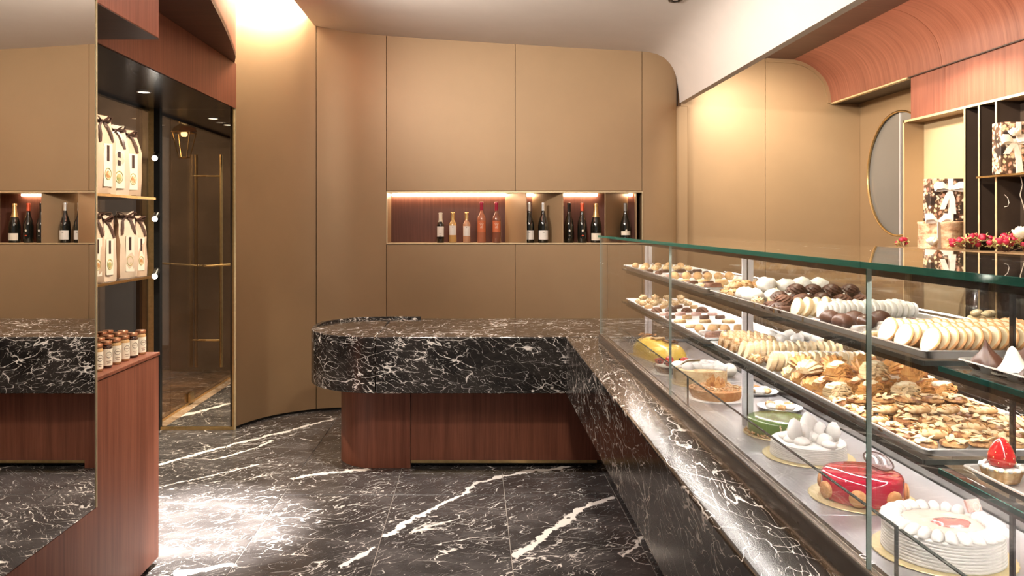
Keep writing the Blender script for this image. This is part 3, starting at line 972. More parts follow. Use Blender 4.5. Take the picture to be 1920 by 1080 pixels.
# lantern hanging outside the shop door
la = thing('street_lantern', 'glazed brass lantern hanging beyond the glass shop front', 'lantern', (-2.76, 7.60, 2.22))
b = MB()
for i in range(4):
    a = PI / 4 + i * PI / 2
    b.tube([(0.055 * math.cos(a), 0.055 * math.sin(a), 0), (0.12 * math.cos(a), 0.12 * math.sin(a), 0.24)], 0.006, 6)
    a2 = a + PI / 2
    b.tube([(0.055 * math.cos(a), 0.055 * math.sin(a), 0), (0.055 * math.cos(a2), 0.055 * math.sin(a2), 0)], 0.006, 6)
    b.tube([(0.12 * math.cos(a), 0.12 * math.sin(a), 0.24), (0.12 * math.cos(a2), 0.12 * math.sin(a2), 0.24)], 0.007, 6)
b.build('cage', 'brass', la)
MB().lathe([(0.13, 0.245), (0.10, 0.285), (0.045, 0.32), (0.02, 0.345), (0.012, 0.36)], 4).build('cap', 'brass', la)
MB().tube([(0, 0, 0.36), (0, 0, 0.785)], 0.005, 6).build('hanger', 'black', la)
MB().lathe([(0.02, 0.20), (0.03, 0.215), (0.03, 0.235), (0.012, 0.25)], 12).build('bulb', glow('lantern_bulb', (1, 0.75, 0.42), 9.0), la)

# ================================================================== FOOD MATERIALS
def speckle(name, base, c2, scale=40, rough=0.6, bump=0.5, thr=(0.45, 0.6), **kw):
    t = NT(name)
    c = t.obj()
    n = t.noise(c, scale, 4, 0.65)
    t.set(color=t.mix(t.step(n, thr[0], thr[1]), base, c2), rough=rough, **kw)
    t.bump(n, bump, 0.003)
    return t.m


M['dough'] = speckle('golden_dough', (0.66, 0.33, 0.10), (0.36, 0.13, 0.035), 35, 0.5)
M['dough_pale'] = speckle('pale_dough', (0.80, 0.60, 0.34), (0.62, 0.36, 0.15), 30, 0.6)
M['dough_tan'] = speckle('tan_dough', (0.62, 0.36, 0.16), (0.78, 0.56, 0.32), 40, 0.7)
M['biscuit_rim'] = speckle('browned_biscuit', (0.72, 0.38, 0.16), (0.60, 0.26, 0.09), 25, 0.6, 0.2)
M['biscuit_face'] = speckle('pale_biscuit_face', (0.90, 0.78, 0.54), (0.86, 0.68, 0.42), 25, 0.6, 0.2)
M['sugar'] = speckle('icing_sugar', (0.92, 0.90, 0.86), (0.84, 0.78, 0.70), 60, 0.9, 0.7)
M['cream'] = plain('whipped_cream', (0.80, 0.765, 0.71), 0.5, 0, 0.02, 10, sss=0.0)
M['cream_ivory'] = plain('ivory_icing', (0.90, 0.86, 0.74), 0.42, 0, 0.04, 10)
M['choc'] = plain('dark_chocolate', (0.085, 0.035, 0.022), 0.30, 0, 0.2, 20)
M['choc_milk'] = plain('milk_chocolate', (0.095, 0.038, 0.024), 0.42, 0, 0.2, 20)
M['choc_cookie'] = speckle('cocoa_cookie', (0.125, 0.045, 0.024), (0.22, 0.09, 0.05), 40, 0.6)
M['nut'] = speckle('toasted_nuts', (0.50, 0.25, 0.085), (0.80, 0.60, 0.36), 70, 0.6, 0.8)
M['nut_dark'] = speckle('caramel_nuts', (0.26, 0.10, 0.035), (0.60, 0.34, 0.14), 60, 0.45, 0.8)
M['almond'] = speckle('almond_flakes', (0.84, 0.64, 0.38), (0.62, 0.36, 0.15), 30, 0.5, 0.2)
M['grey_sugar'] = speckle('sugared_grey_sweet', (0.42, 0.36, 0.33), (0.80, 0.74, 0.72), 30, 0.7)
M['pink_bar'] = speckle('pink_fondant', (0.78, 0.52, 0.46), (0.66, 0.38, 0.32), 30, 0.5)
M['red_glaze'] = plain('red_mirror_glaze', (0.50, 0.010, 0.040), 0.06, 0, 0.1, 4, coat=0.8)
M['green_glaze'] = plain('pistachio_glaze', (0.115, 0.185, 0.055), 0.16, 0, 0.06, 6, coat=0.3)
M['yellow_glaze'] = plain('yellow_glaze', (0.86, 0.58, 0.10), 0.28, 0, 0.08, 6, coat=0.3)
M['straw'] = speckle('strawberry_flesh', (0.50, 0.012, 0.014), (0.62, 0.05, 0.025), 12, 0.16, 0.3, coat=0.6)
M['seed'] = plain('strawberry_seed', (0.90, 0.62, 0.30), 0.4)
M['kiwi'] = plain('kiwi_flesh', (0.60, 0.66, 0.14), 0.25, 0, 0.25, 30, color2=(0.80, 0.78, 0.36))
M['melon'] = plain('melon_ball', (0.72, 0.74, 0.36), 0.25, 0, 0.2, 30)
M['berry'] = plain('blackberry', (0.035, 0.010, 0.025), 0.2, 0, 0.3, 60)
M['jelly'] = plain('pink_jelly', (0.72, 0.20, 0.18), 0.1, 0, 0.1, 8, coat=0.6)
M['jelly_pale'] = plain('pale_rose_cream', (0.86, 0.66, 0.56), 0.12, 0, 0.1, 8, coat=0.5)
M['board'] = plain('gold_cake_board', (0.82, 0.68, 0.38), 0.35, 0.5, 0.15, 40)
M['paper'] = plain('white_paper', (0.88, 0.87, 0.84), 0.8, 0, 0.05, 15)
M['kraft'] = plain('kraft_paper', (0.64, 0.46, 0.32), 0.7, 0, 0.16, 8, 0.15, 12)
M['kraft_light'] = plain('pale_kraft_paper', (0.72, 0.57, 0.43), 0.7, 0, 0.14, 8, 0.15, 12)
M['label_cream'] = plain('cream_label', (0.86, 0.78, 0.64), 0.6)
M['label_white'] = plain('white_label', (0.86, 0.83, 0.78), 0.6)
M['ink'] = plain('dark_ink', (0.05, 0.025, 0.02), 0.5)
M['ribbon_brown'] = plain('brown_satin_ribbon', (0.085, 0.042, 0.030), 0.35, 0.0, 0.2, 20)
M['ribbon_white'] = plain('white_satin_ribbon', (0.90, 0.84, 0.78), 0.42, 0, 0.04, 20)
M['copper'] = plain('copper_lid', (0.62, 0.30, 0.17), 0.32, 0.85, 0.15, 30)
M['honey'] = plain('honey_cream_jar', (0.56, 0.34, 0.15), 0.12, 0, 0.15, 12, coat=0.8)
M['cocoa_jar'] = plain('dark_spread_jar', (0.045, 0.020, 0.014), 0.10, 0, 0.15, 12, coat=0.8)
M['petal_red'] = plain('rosebud_petal', (0.46, 0.014, 0.060), 0.5, 0, 0.3, 25, color2=(0.34, 0.010, 0.03))
M['petal_white'] = plain('white_petal', (0.90, 0.82, 0.68), 0.6, 0, 0.08, 12)
M['sepal'] = plain('dry_sepal', (0.62, 0.46, 0.20), 0.7, 0, 0.4, 30, color2=(0.30, 0.34, 0.12))
M['leaf'] = plain('grey_green_leaf', (0.16, 0.22, 0.12), 0.5, 0, 0.3, 20, color2=(0.30, 0.34, 0.20))
M['leaf_dark'] = plain('dark_green_leaf', (0.03, 0.05, 0.03), 0.45, 0, 0.3, 20)
M['twig'] = plain('brown_twig', (0.20, 0.10, 0.06), 0.7, 0, 0.3, 40)
bk_ = NT('birch_bark')
cc = bk_.mapping(bk_.obj(), scale=(14, 14, 30))
nb = bk_.noise(cc, 1.4, 4, 0.65)
bk_.set(color=bk_.ramp(nb, [(0.30, (0.42, 0.18, 0.09)), (0.48, (0.80, 0.52, 0.32)), (0.66, (0.92, 0.74, 0.52))]), rough=0.7)
bk_.bump(nb, 0.6, 0.004)
M['birch'] = bk_.m
fp_ = NT('floral_print')
co_ = fp_.obj()
wv = fp_.vec('ADD', co_, fp_.vec('SCALE', fp_.noise(co_, 30, 2, 0.6, out=1), 0.03))
cell = fp_.voro(wv, 42, 'F1', 'Color')
sep = fp_.n('ShaderNodeSeparateColor')
fp_.put(sep.inputs[0], cell)
dist = fp_.voro(wv, 42, 'F1', 'Distance')
flower = fp_.ramp(sep.outputs[0], [(0.0, (0.80, 0.56, 0.30)), (0.35, (0.86, 0.70, 0.48)), (0.55, (0.70, 0.28, 0.20)), (0.75, (0.90, 0.80, 0.62)), (1.0, (0.50, 0.12, 0.10))])
dark_ = fp_.step(fp_.noise(co_, 9, 2, 0.5), 0.50, 0.56)
mid_ = fp_.mix(fp_.step(dist, 0.35, 0.62), flower, (0.10, 0.05, 0.03))
fp_.set(color=fp_.mix(fp_.math('MULTIPLY', dark_, fp_.step(sep.outputs[1], 0.35, 0.45)), mid_, (0.030, 0.018, 0.015)), rough=0.5)
M['floral'] = fp_.m


# ================================================================== FOOD KINDS (each stands on z = 0)
def ball(mat, r, rough=0.12, seed=0, sq=0.9, name='cookie'):
    return MB().ell((0, 0, r * sq * 0.94), r, r, r * sq, 14, 9, rough, 2.6, seed, zmin=0.0).build(name, mat, smooth=80)


def heap_piece(mat, r, seed, name='nut_cluster'):
    b = MB()
    rnd = random.Random(seed)
    b.ell((0, 0, r * 0.45), r * 0.85, r * 0.8, r * 0.6, 12, 7, 0.25, 3, seed, zmin=0.0)
    for k in range(12):
        a, e = rnd.uniform(0, 2 * PI), rnd.uniform(0.1, 1.3)
        c = (math.cos(a) * math.cos(e) * r * 0.75, math.sin(a) * math.cos(e) * r * 0.72, r * 0.45 + math.sin(e) * r * 0.5)
        rt = Matrix.Rotation(rnd.uniform(0, PI), 3, 'X') @ Matrix.Rotation(rnd.uniform(0, PI), 3, 'Z')
        b.ell(c, r * 0.36, r * 0.24, r * 0.13, 6, 4, rot=rt, zmin=0.001)
    return b.build(name, mat, smooth=50)


def bar(mat, lx, ly, h, name='biscuit', seed=0, bulge=0.2):
    b = MB()
    rings = []
    for z, k in ((0, 0.92), (h * .3, 1.0), (h * .7, 0.98), (h, 0.82)):
        ring = []
        for i in range(16):
            a = 2 * PI * i / 16
            c, s_ = math.cos(a), math.sin(a)
            p = 4.0
            m = (abs(c) ** p + abs(s_) ** p) ** (-1 / p)
            w = 1 + 0.06 * mnoise.noise(Vector((c * 2, s_ * 2, z * 60 + seed)))
            ring.append((lx / 2 * c * m * k * w, ly / 2 * s_ * m * k * w, z))
        rings.append(ring)
    return b.loft(rings).build(name, mat, smooth=60)


def swirl(mat, r, h, name='swirl_cookie', ridges=7, twist=1.6):
    b = MB()
    rings = []
    n = ridges * 6
    for j in range(9):
        t = j / 8
        rr = r * math.sqrt(max(0.0, 1 - (t * 0.97) ** 2.2)) if j else r * 0.92
        ring = []
        for i in range(n):
            a = 2 * PI * i / n
            k = 1 + 0.20 * math.cos(ridges * (a + twist * t)) * (1 - 0.4 * t)
            ring.append((rr * k * math.cos(a), rr * k * math.sin(a), h * t))
        rings.append(ring)
    return b.loft(rings).build(name, mat, smooth=70)


def kiss(mat, cup_mat, r, h, ridges=8, twist=0.9, blunt=0.0, name='meringue_kiss'):
    """pointed spiral dome in a pleated paper cup: thing with parts"""
    root = thing(name, '', 'sweet')
    b = MB()
    rings = []
    n = ridges * 4
    for j in range(12):
        t = j / 11
        rr = r * ((1 - t) ** (1.25 if not blunt else 1.0)) * (1 + 0.35 * math.sin(PI * min(1, t * 1.6)) * (1 if not blunt else 0.15)) + 0.0008
        if blunt:
            rr = r * (1 - t ** 1.0) ** 0.6 * (0.55 + 0.45 * (1 - t) ** 3) + 0.0015
        ring = []
        for i in range(n):
            a = 2 * PI * i / n
            k = 1 + 0.07 * math.cos(ridges * (a + twist * t)) * (1 if not blunt else 0.15)
            ring.append((rr * k * math.cos(a) + 0.004 * t * t * (1 if not blunt else 0.6), rr * k * math.sin(a), 0.003 + h * t))
        rings.append(ring)
    b.loft(rings).build('top', mat, root, smooth=60)
    c = MB()
    c.lathe([(r * 0.86, 0), (r * 1.02, 0.010), (r * 0.98, 0.0101), (r * 0.84, 0.002)], 48, fn=lambda u, z: 1 + 0.03 * math.cos(24 * 2 * PI * u))
    c.build('paper_cup', cup_mat, root, smooth=50)
    return root


def disc_on_edge(face, rim, r, th, name='lace_cookie', ry=1.0, lean=0.35, seed=0):
    """round wafer standing on its edge, face towards -X, leaning back"""
    b = MB()
    n = 22
    rings = []
    for x, k in ((-th / 2, 0.90), (-th / 2 + 0.0006, 0.98), (0, 1.0), (th / 2, 0.95)):
        ring = []
        for i in range(n):
            a = 2 * PI * i / n
            w = 1 + 0.03 * mnoise.noise(Vector((math.cos(a) * 2, math.sin(a) * 2, seed)))
            y, z = r * ry * k * w * math.cos(a), r * k * w * math.sin(a)
            ring.append((x + 0.10 * (y * y) / r, y, z))
        rings.append(ring)
    b.mi = 1
    b.loft(rings, cap=False)
    b.mi = 0
    b.add(rings[0], [tuple(range(n - 1, -1, -1))])
    b.mi = 1
    b.add(rings[-1], [tuple(range(n))])
    m = Matrix.Rotation(lean, 4, 'Y')
    b.xf(m)
    zm = min(v[2] for v in b.v)
    b.xf(Matrix.Translation((0, 0, -zm)))
    return b.build(name, [face, rim], smooth=55)


def roll(mat, r, l, name='cream_roll', nuts=None, seed=0):
    b = MB()
    rings = []
    n = 14
    for t in (0, 0.02, 0.06, 0.2, 0.5, 0.8, 0.94, 0.98, 1.0):
        k = 0.75 if t in (0, 1.0) else (0.92 if t in (0.02, .98) else 1.0)
        rings.append([((t - .5) * l, r * k * math.cos(2 * PI * i / n), r * k * math.sin(2 * PI * i / n) + r) for i in range(n)])
    b.loft(rings)
    if nuts:
        rnd = random.Random(seed)
        b2 = b
        for k in range(34):
            a, x = rnd.uniform(-0.3, PI + .3), rnd.uniform(-.48, .48) * l
            c = (x, r * math.cos(a), r * math.sin(a) + r)
            rt = Matrix.Rotation(rnd.uniform(0, PI), 3, 'X') @ Matrix.Rotation(rnd.uniform(0, PI), 3, 'Z')
            b2.ell(c, r * .28, r * .20, r * .12, 5, 4, rot=rt, zmin=0.001)
    return b.build(name, mat, smooth=50)


def filled_round(r=0.020):
    root = thing('filled_biscuit', '', 'biscuit')
    MB().lathe([(r * .9, 0), (r, r * .2), (r, r * .38), (r * .82, r * .5), (r * .60, r * .46)], 22).build('shell', 'sugar', root, smooth=50)
    MB().lathe([(r * .60, r * .40), (r * .50, r * .56), (r * .2, r * .62)], 18).build('filling', 'choc', root, smooth=60)
    return root


def shell_pastry(r=0.036, seed=0, mat='dough'):
    """ridged puff shell, wide at one end"""
    b = MB()
    rings = []
    n = 40
    rnd = random.Random(seed)
    for j in range(10):
        t = j / 9
        w = r * (0.25 + 0.95 * math.sin(PI * min(1, 0.12 + t * 0.80)))
        h = w * 0.62
        ring = []
        for i in range(n):
            a = 2 * PI * i / n
            k = 1 + 0.13 * math.cos(11 * a + 1.0 * t)
            ring.append(((t - .5) * 2.3 * r, w * k * math.cos(a), max(0.0, h * k * math.sin(a) + h * 0.62)))
        rings.append(ring)
    b.loft(rings)
    return b.build('shell_pastry', mat, smooth=28)


def layered_puff(l=0.075, w=0.045, seed=0, mat='dough'):
    """folded strip of flaky layers"""
    root = thing('layered_puff', '', 'pastry')
    b = MB()
    rnd = random.Random(seed)
    for k in range(6):
        z0 = 0.0055 * k
        n = 12
        for s in (0,):
            pts = []
            rings = []
            for i in range(n + 1):
                u = i / n - .5
                z = z0 + 0.010 * math.cos(u * PI) + 0.002 * rnd.uniform(-1, 1)
                ww = w * (0.85 + 0.15 * math.cos(u * PI)) * (1 - 0.05 * k) / 2
                sh = 0.003 * rnd.uniform(-1, 1)
                z = max(z, 0.0)
                rings.append([(u * l, -ww + sh, z), (u * l, ww + sh, z), (u * l, ww * .96 + sh, z + 0.0045), (u * l, -ww * .96 + sh, z + 0.0045)])
            b.loft(rings)
    b.build('layers', mat, root, smooth=30)
    c = MB()
    c.ell((0, 0, 0.0365), l * .40, w * .36, 0.009, 14, 6, 0.2, 3, seed)
    c.build('sugar_glaze', 'biscuit_face', root, smooth=70)
    return root


def florentine(r=0.024, seed=0):
    root = thing('almond_florentine', '', 'biscuit')
    rnd = random.Random(seed)
    MB().lathe([(r * .88, 0), (r, 0.003), (r * .96, 0.008), (r * .7, 0.011), (r * .2, 0.012)], 18, fn=lambda u, z: 1 + 0.06 * math.sin(2 * PI * u * 5 + seed)).build('base', 'nut_dark', root, smooth=50)
    b = MB()
    for k in range(9):
        a, q = rnd.uniform(0, 2 * PI), r * math.sqrt(rnd.uniform(0, .75))
        rt = Matrix.Rotation(rnd.uniform(0, PI), 3, 'Z') @ Matrix.Rotation(rnd.uniform(-.5, .5), 3, 'X') @ Matrix.Rotation(rnd.uniform(-.5, .5), 3, 'Y')
        b.ell((q * math.cos(a), q * math.sin(a), 0.013), r * .42, r * .24, 0.0022, 8, 4, rot=rt)
    b.build('almond_flakes', 'almond', root, smooth=50)['kind'] = 'stuff'
    return root


def florentine_oval(seed=0):
    root = thing('almond_leaf_biscuit', '', 'biscuit')
    b = MB()
    b.ell((0, 0, 0.0065), 0.030, 0.016, 0.009, 16, 6, 0.1, 3, seed, zmin=0)
    b.build('base', 'dough_pale', root, smooth=70)
    b = MB()
    for k in range(5):
        b.tube([(-0.022 + k * 0.011, -0.010, 0.0115), (-0.022 + k * 0.011, 0, 0.0158), (-0.022 + k * 0.011, 0.010, 0.0115)], 0.0015, 5)
    b.build('ridges', 'dough', root, smooth=60)
    return root


def tart_shell(root, r, h, mat='dough_tan', n=64):
    MB().lathe([(r * .78, 0), (r * 1.0, h), (r * .95, h + 0.002), (r * .88, h * .82), (r * .3, h * .80)], n, fn=lambda u, z: 1 + 0.035 * math.cos(2 * PI * u * n / 4) * (1 if z < h * 1.1 else 0)).build('pastry_shell', mat, root, smooth=45)


def strawberry(parent, c, r, h, tilt=0.0, az=0.0, name='strawberry'):
    rot = Matrix.Rotation(az, 3, 'Z') @ Matrix.Rotation(tilt, 3, 'X')
    b = MB()
    rings = []
    n = 20
    prof = [(0.55, 0), (0.92, 0.10), (1.0, 0.26), (0.93, 0.46), (0.74, 0.68), (0.48, 0.86), (0.22, 0.97), (0.04, 1.0)]
    for k, t in prof:
        rings.append([tuple(rot @ Vector((r * k * math.cos(2 * PI * i / n), r * k * math.sin(2 * PI * i / n), h * t)) + Vector(c)) for i in range(n)])
    b.loft(rings)
    o = b.build(name, 'straw', parent, smooth=70)
    s = MB()
    for j in range(1, 6):
        t = j / 6.2 + 0.06
        k = 1.0 - abs(t - 0.28) ** 1.5 * 1.25
        m = max(4, int(9 * k))
        for i in range(m):
            a = 2 * PI * (i + 0.5 * (j % 2)) / m
            s.ell(tuple(rot @ Vector((r * k * math.cos(a), r * k * math.sin(a), h * t)) + Vector(c)), 0.0009, 0.0009, 0.0014, 5, 3)
    sd = s.build('seeds', 'seed', o, smooth=60)
    sd['kind'] = 'stuff'
    return o


# ------------------------------------------------------------------ trays
def tray(name, label, x0, x1, y0, y1, z, lining=None, group='trays in the glass case'):
    root = thing(name, label, 'tray', ((x0 + x1) / 2, (y0 + y1) / 2, z), 0, group)
    a, c = (x1 - x0) / 2, (y1 - y0) / 2

    def rr(k, zz, rad=0.012):
        p = []
        for sx, sy, s0 in ((1, 1, 0), (-1, 1, PI / 2), (-1, -1, PI), (1, -1, 1.5 * PI)):
            for i in range(5):
                t = s0 + PI / 2 * i / 4
                p.append((sx * (a + k - rad) + rad * math.cos(t), sy * (c + k - rad) + rad * math.sin(t), zz))
        return p
    b = MB()
    b.loft([rr(-0.012, 0.0), rr(-0.002, 0.016), rr(0.002, 0.0175), rr(0.003, 0.0155), rr(0.0005, 0.0150), rr(-0.0035, 0.0165), rr(-0.013, 0.002)])
    b.build('pan', 'tray_steel', root, smooth=35)
    if lining:
        b = MB()
        b.loft([rr(-0.016, 0.0025), rr(-0.014, 0.003), rr(0.001, 0.0195), rr(0.002, 0.0202), rr(-0.0005, 0.0203), rr(-0.0155, 0.0040)])
        b.build('paper_lining', lining, root, smooth=35)
    return root


T0 = 0.0045      # inside floor of a tray above its shelf
tray('paper_lined_tray', 'white paper-lined tray of assorted small biscuits at the far end of the top glass shelf', 0.805, 1.12, 2.795, 4.32, US + .0005, 'paper')
tray('steel_tray', 'long steel tray of biscuit rows on the top glass shelf, its corner bare', 0.805, 1.13, 1.435, 2.735, US + .0005)
tray('paper_lined_tray', 'white paper-lined tray of biscuits at the far end of the lower glass shelf', 0.805, 1.12, 2.795, 4.26, MS + .0005, 'paper')
tray('steel_tray', 'long steel tray of golden pastries on the lower glass shelf', 0.805, 1.14, 1.432, 2.735, MS + .0005)
tray('steel_tray', 'short steel tray of chocolate and white meringue kisses on the top shelf', 0.818, 1.10, 0.86, 1.355, US + .0005)
tray('steel_tray', 'short steel tray of fruit tartlets on the lower shelf', 0.818, 1.10, 0.82, 1.340, MS + .0005)
for y in (2.62, 2.45, 2.30, 2.15, 1.96):
    o = MB()
    o.box(-0.003, 0.010, -0.003, 0.003, 0.0, 0.0012).box(-0.003, -0.0015, -0.003, 0.003, -0.014, 0.0012)
    cl = o.build('label_clip', 'brass', None, (0.806, y, US + 0.0185))
    tag(cl, 'small brass clip on the front rim of the upper steel tray, ' + ['farthest', 'second farthest', 'middle', 'second nearest', 'nearest'][[2.62, 2.45, 2.30, 2.15, 1.96].index(y)] + ' of five', 'clip', 'brass tray clips')

# ------------------------------------------------------------------ kinds
K = {}
K['tan_ball'] = Kind([ball('dough_tan', 0.019, 0.14, s) for s in range(3)], 'biscuit')
K['nut'] = Kind([heap_piece('nut', 0.026, s) for s in range(3)], 'biscuit')
K['nut_pale'] = Kind([heap_piece('almond', 0.024, s + 9, 'almond_cluster') for s in range(3)], 'biscuit')
K['sugar_ball'] = Kind([ball('sugar', 0.021, 0.22, s + 5, 0.85, 'sugared_biscuit') for s in range(3)], 'biscuit')
K['sugar_dome'] = Kind([ball('sugar', 0.030, 0.20, s + 15, 0.75, 'sugared_mound') for s in range(3)], 'biscuit')
K['swirl'] = Kind([swirl('choc_cookie', 0.025, 0.024), swirl('choc_milk', 0.025, 0.026, ridges=8, twist=2.2), swirl('choc_cookie', 0.024, 0.022, ridges=9, twist=-1.8)], 'biscuit')
K['slice'] = Kind([bar('choc_milk', 0.052, 0.022, 0.016, 'biscuit_slice', s) for s in range(2)] + [bar('dough_tan', 0.050, 0.022, 0.017, 'biscuit_slice', 4)], 'biscuit')
K['bar'] = Kind([bar('dough_pale', 0.056, 0.026, 0.013, 'pale_biscuit', s) for s in range(2)], 'biscuit')
K['pinkbar'] = Kind([bar('pink_bar', 0.050, 0.026, 0.015, 'pink_biscuit', s) for s in range(2)], 'biscuit')
K['stick'] = Kind([roll('choc_cookie', 0.010, 0.066, 'cocoa_stick'), roll('choc_milk', 0.010, 0.062, 'cocoa_stick')], 'biscuit')
K['loaf'] = Kind([bar('choc_cookie', 0.075, 0.034, 0.026, 'cocoa_roll', 2)], 'biscuit')
K['wafer'] = Kind([disc_on_edge('sugar', 'cream', 0.022, 0.010, 'white_wafer', 1.0, 0.15, s) for s in range(2)], 'biscuit')
K['tongue'] = Kind([disc_on_edge('biscuit_face', 'dough_pale', 0.026, 0.013, 'oval_biscuit', 0.70, 0.30, s) for s in range(2)], 'biscuit')
K['round'] = Kind([filled_round()], 'biscuit')
K['choc_half'] = Kind([ball('choc_milk', 0.024, 0.05, 3, 0.8, 'chocolate_dome'), ball('choc', 0.023, 0.05, 4, 0.8, 'chocolate_dome')], 'sweet')
K['grey'] = Kind([bar('grey_sugar', 0.045, 0.020, 0.017, 'sugared_finger', s) for s in range(3)], 'sweet')
K['lace'] = Kind([disc_on_edge('biscuit_face', 'biscuit_rim', 0.0265, 0.0045, 'lace_cookie', 1.15, 0.42, s) for s in range(3)], 'biscuit')
K['nut_roll'] = Kind([roll('nut', 0.017, 0.060, 'nut_coated_roll', True, s) for s in range(3)], 'pastry')
K['nut_tongue'] = Kind([disc_on_edge('nut', 'nut', 0.028, 0.016, 'nut_biscuit', 0.75, 0.25, s) for s in range(2)], 'biscuit')
K['shell'] = Kind([shell_pastry(0.0275, 0), shell_pastry(0.027, 1), shell_pastry(0.0275, 2, 'dough_pale')], 'pastry')
K['puff'] = Kind([layered_puff(0.066, 0.042, s) for s in range(2)] + [layered_puff(0.062, 0.044, 5, 'dough_pale')], 'pastry')
K['flor'] = Kind([florentine(0.0235, s) for s in range(3)], 'biscuit')
K['leafb'] = Kind([florentine_oval(s) for s in range(2)], 'biscuit')
K['kiss_d'] = Kind([kiss('choc_milk', 'ink', 0.025, 0.047, name='chocolate_kiss')], 'sweet')
K['kiss_w'] = Kind([kiss('cream_ivory', 'ink', 0.028, 0.042, blunt=1, name='white_kiss')], 'sweet')


def jit(a):
    return random.uniform(-a, a)


def short(t):
    if len(t.replace('-', ' ').split()) > 15:
        t = t.replace(' from the front glass', ' from the glass')
    for art in (' of the ', ' the ', ' over ', ' on '):
        if len(t.split()) > 15:
            t = t.replace(art, ' of ' if art == ' of the ' else (' ' if art == ' the ' else art))
    return t


def row(kind, desc, where, y, xs, z, group, rz=0.0, jr=0.15, jp=0.003, sc=1.0, side='front glass', tilt=None, which=None):
    for i, x in enumerate(xs):
        K[kind].put((x + jit(jp), y + jit(jp), z), rz + jit(jr), sc * (1 + jit(0.05)), short(f'{desc}, {ORD[i]} from the {side}, {where}'), group, tilt, which)


def span(a, c, n):
    return [a + (c - a) * i / (n - 1) for i in range(n)]


UZ, MZ = US + T0, MS + T0
UP, MP = UZ + 0.0008, MZ + 0.0008                 # on paper
# far tray, top shelf: seven loose rows
g = 'biscuits on the far top tray'
row('tan_ball', 'round tan biscuit', 'farthest row of the top paper tray', 4.20, span(0.845, 1.08, 5), UP, g)
row('nut_pale', 'pale almond cluster', 'second row of the top paper tray', 4.05, span(0.86, 1.08, 5), UP, g)
row('slice', 'brown biscuit slice', 'third row of the top paper tray', 3.88, span(0.845, 1.08, 4), UP, g, 0.5)
row('stick', 'dark cocoa stick', 'fourth row of the top paper tray', 3.70, span(0.85, 1.07, 4), UP, g, 1.1)
row('pinkbar', 'pinkish biscuit bar', 'fifth row of the top paper tray', 3.52, span(0.845, 1.08, 5), UP, g, 0.7)
row('tan_ball', 'round tan biscuit', 'sixth row of the top paper tray', 3.38, span(0.845, 1.08, 6), UP, g, 0, .3, .005)
row('bar', 'pale flat biscuit', 'seventh row of the top paper tray', 3.24, span(0.85, 1.07, 4), UP, g, 0.2)
row('slice', 'brown biscuit slice', 'eighth row of the top paper tray', 3.10, span(0.845, 1.08, 5), UP, g, 0.4)
row('bar', 'pale flat biscuit', 'ninth row of the top paper tray', 2.98, span(0.845, 1.08, 5), UP, g, 0.3)
row('loaf', 'dark cocoa roll', 'last row of the top paper tray', 2.86, span(0.850, 1.07, 3), UP, g, 0.5)
# steel tray, top shelf
g = 'biscuits on the top steel tray'
row('nut', 'toasted nut cluster', 'farthest row of the upper steel tray', 2.635, span(0.835, 1.09, 7), UZ, g, 0, 3, .003)
row('nut', 'toasted nut cluster', 'second row of the upper steel tray', 2.575, span(0.835, 0.93, 3), UZ, g, 0, 3, .003)
row('nut', 'toasted nut cluster', 'heaped on the far end of the upper steel tray', 2.605, span(0.850, 0.92, 3), UZ + .026, g, 0, 3, .003)
row('sugar_dome', 'icing-sugared mound', 'far white row of the upper steel tray', 2.495, span(0.845, 1.09, 5), UZ, g, 0, 3, .004)
row('sugar_dome', 'icing-sugared mound', 'middle white row of the upper steel tray', 2.425, span(0.840, 1.09, 5), UZ, g, 0, 3, .004)
row('sugar_dome', 'icing-sugared mound', 'upper layer over the white rows', 2.460, span(0.90, 1.06, 4), UZ + .030, g, 0, 3, .004)
row('nut_pale', 'golden almond cluster', 'thin row beside the chocolate swirls', 2.355, span(0.835, 0.93, 3), UZ, g, 0, 3, .003)
row('swirl', 'chocolate swirl biscuit', 'far swirl row of the upper steel tray', 2.310, span(0.880, 1.09, 5), UZ, g, 0, 3, .002)
row('swirl', 'chocolate swirl biscuit', 'middle swirl row of the upper steel tray', 2.250, span(0.835, 1.09, 6), UZ, g, 0, 3, .002)
row('swirl', 'chocolate swirl biscuit', 'near swirl row of the upper steel tray', 2.190, span(0.835, 1.09, 6), UZ, g, 0, 3, .002)
row('swirl', 'chocolate swirl biscuit', 'far heap over the swirl rows', 2.275, span(0.87, 1.08, 5), UZ + .0225, g, 0, 3, .002, which=1)
row('swirl', 'chocolate swirl biscuit', 'near heap over the swirl rows', 2.215, span(0.855, 1.07, 5), UZ + .0225, g, 0, 3, .002)
row('swirl', 'chocolate swirl biscuit', 'topmost layer of the swirl heap', 2.245, span(0.90, 1.05, 4), UZ + .045, g, 0, 3, .002, which=1)
row('stick', 'dark cocoa stick', 'single sticks beside the swirl rows', 2.130, span(0.842, 0.90, 2), UZ, g, 0.2, .1)
row('tongue', 'pale oval biscuit', 'leaning row before the white wafers', 2.060, span(0.830, 0.90, 4), UZ, g, 0.25, .1, .001)
row('wafer', 'white sugared wafer', 'far stack of white wafers on edge', 2.070, span(0.925, 1.10, 13), UZ, g, 0, .06, .001)
row('wafer', 'white sugared wafer', 'near stack of white wafers on edge', 2.010, span(0.870, 1.10, 17), UZ, g, 0, .06, .001)
row('round', 'white round biscuit with dark centre', 'row beside the wafers', 1.945, span(0.835, 1.06, 5), UZ, g)
row('choc_half', 'glossy chocolate dome', 'far chocolate row of the upper steel tray', 1.875, span(0.835, 0.95, 3), UZ, g)
row('choc_half', 'glossy chocolate dome', 'near chocolate row of the upper steel tray', 1.815, span(0.833, 0.89, 2), UZ, g)
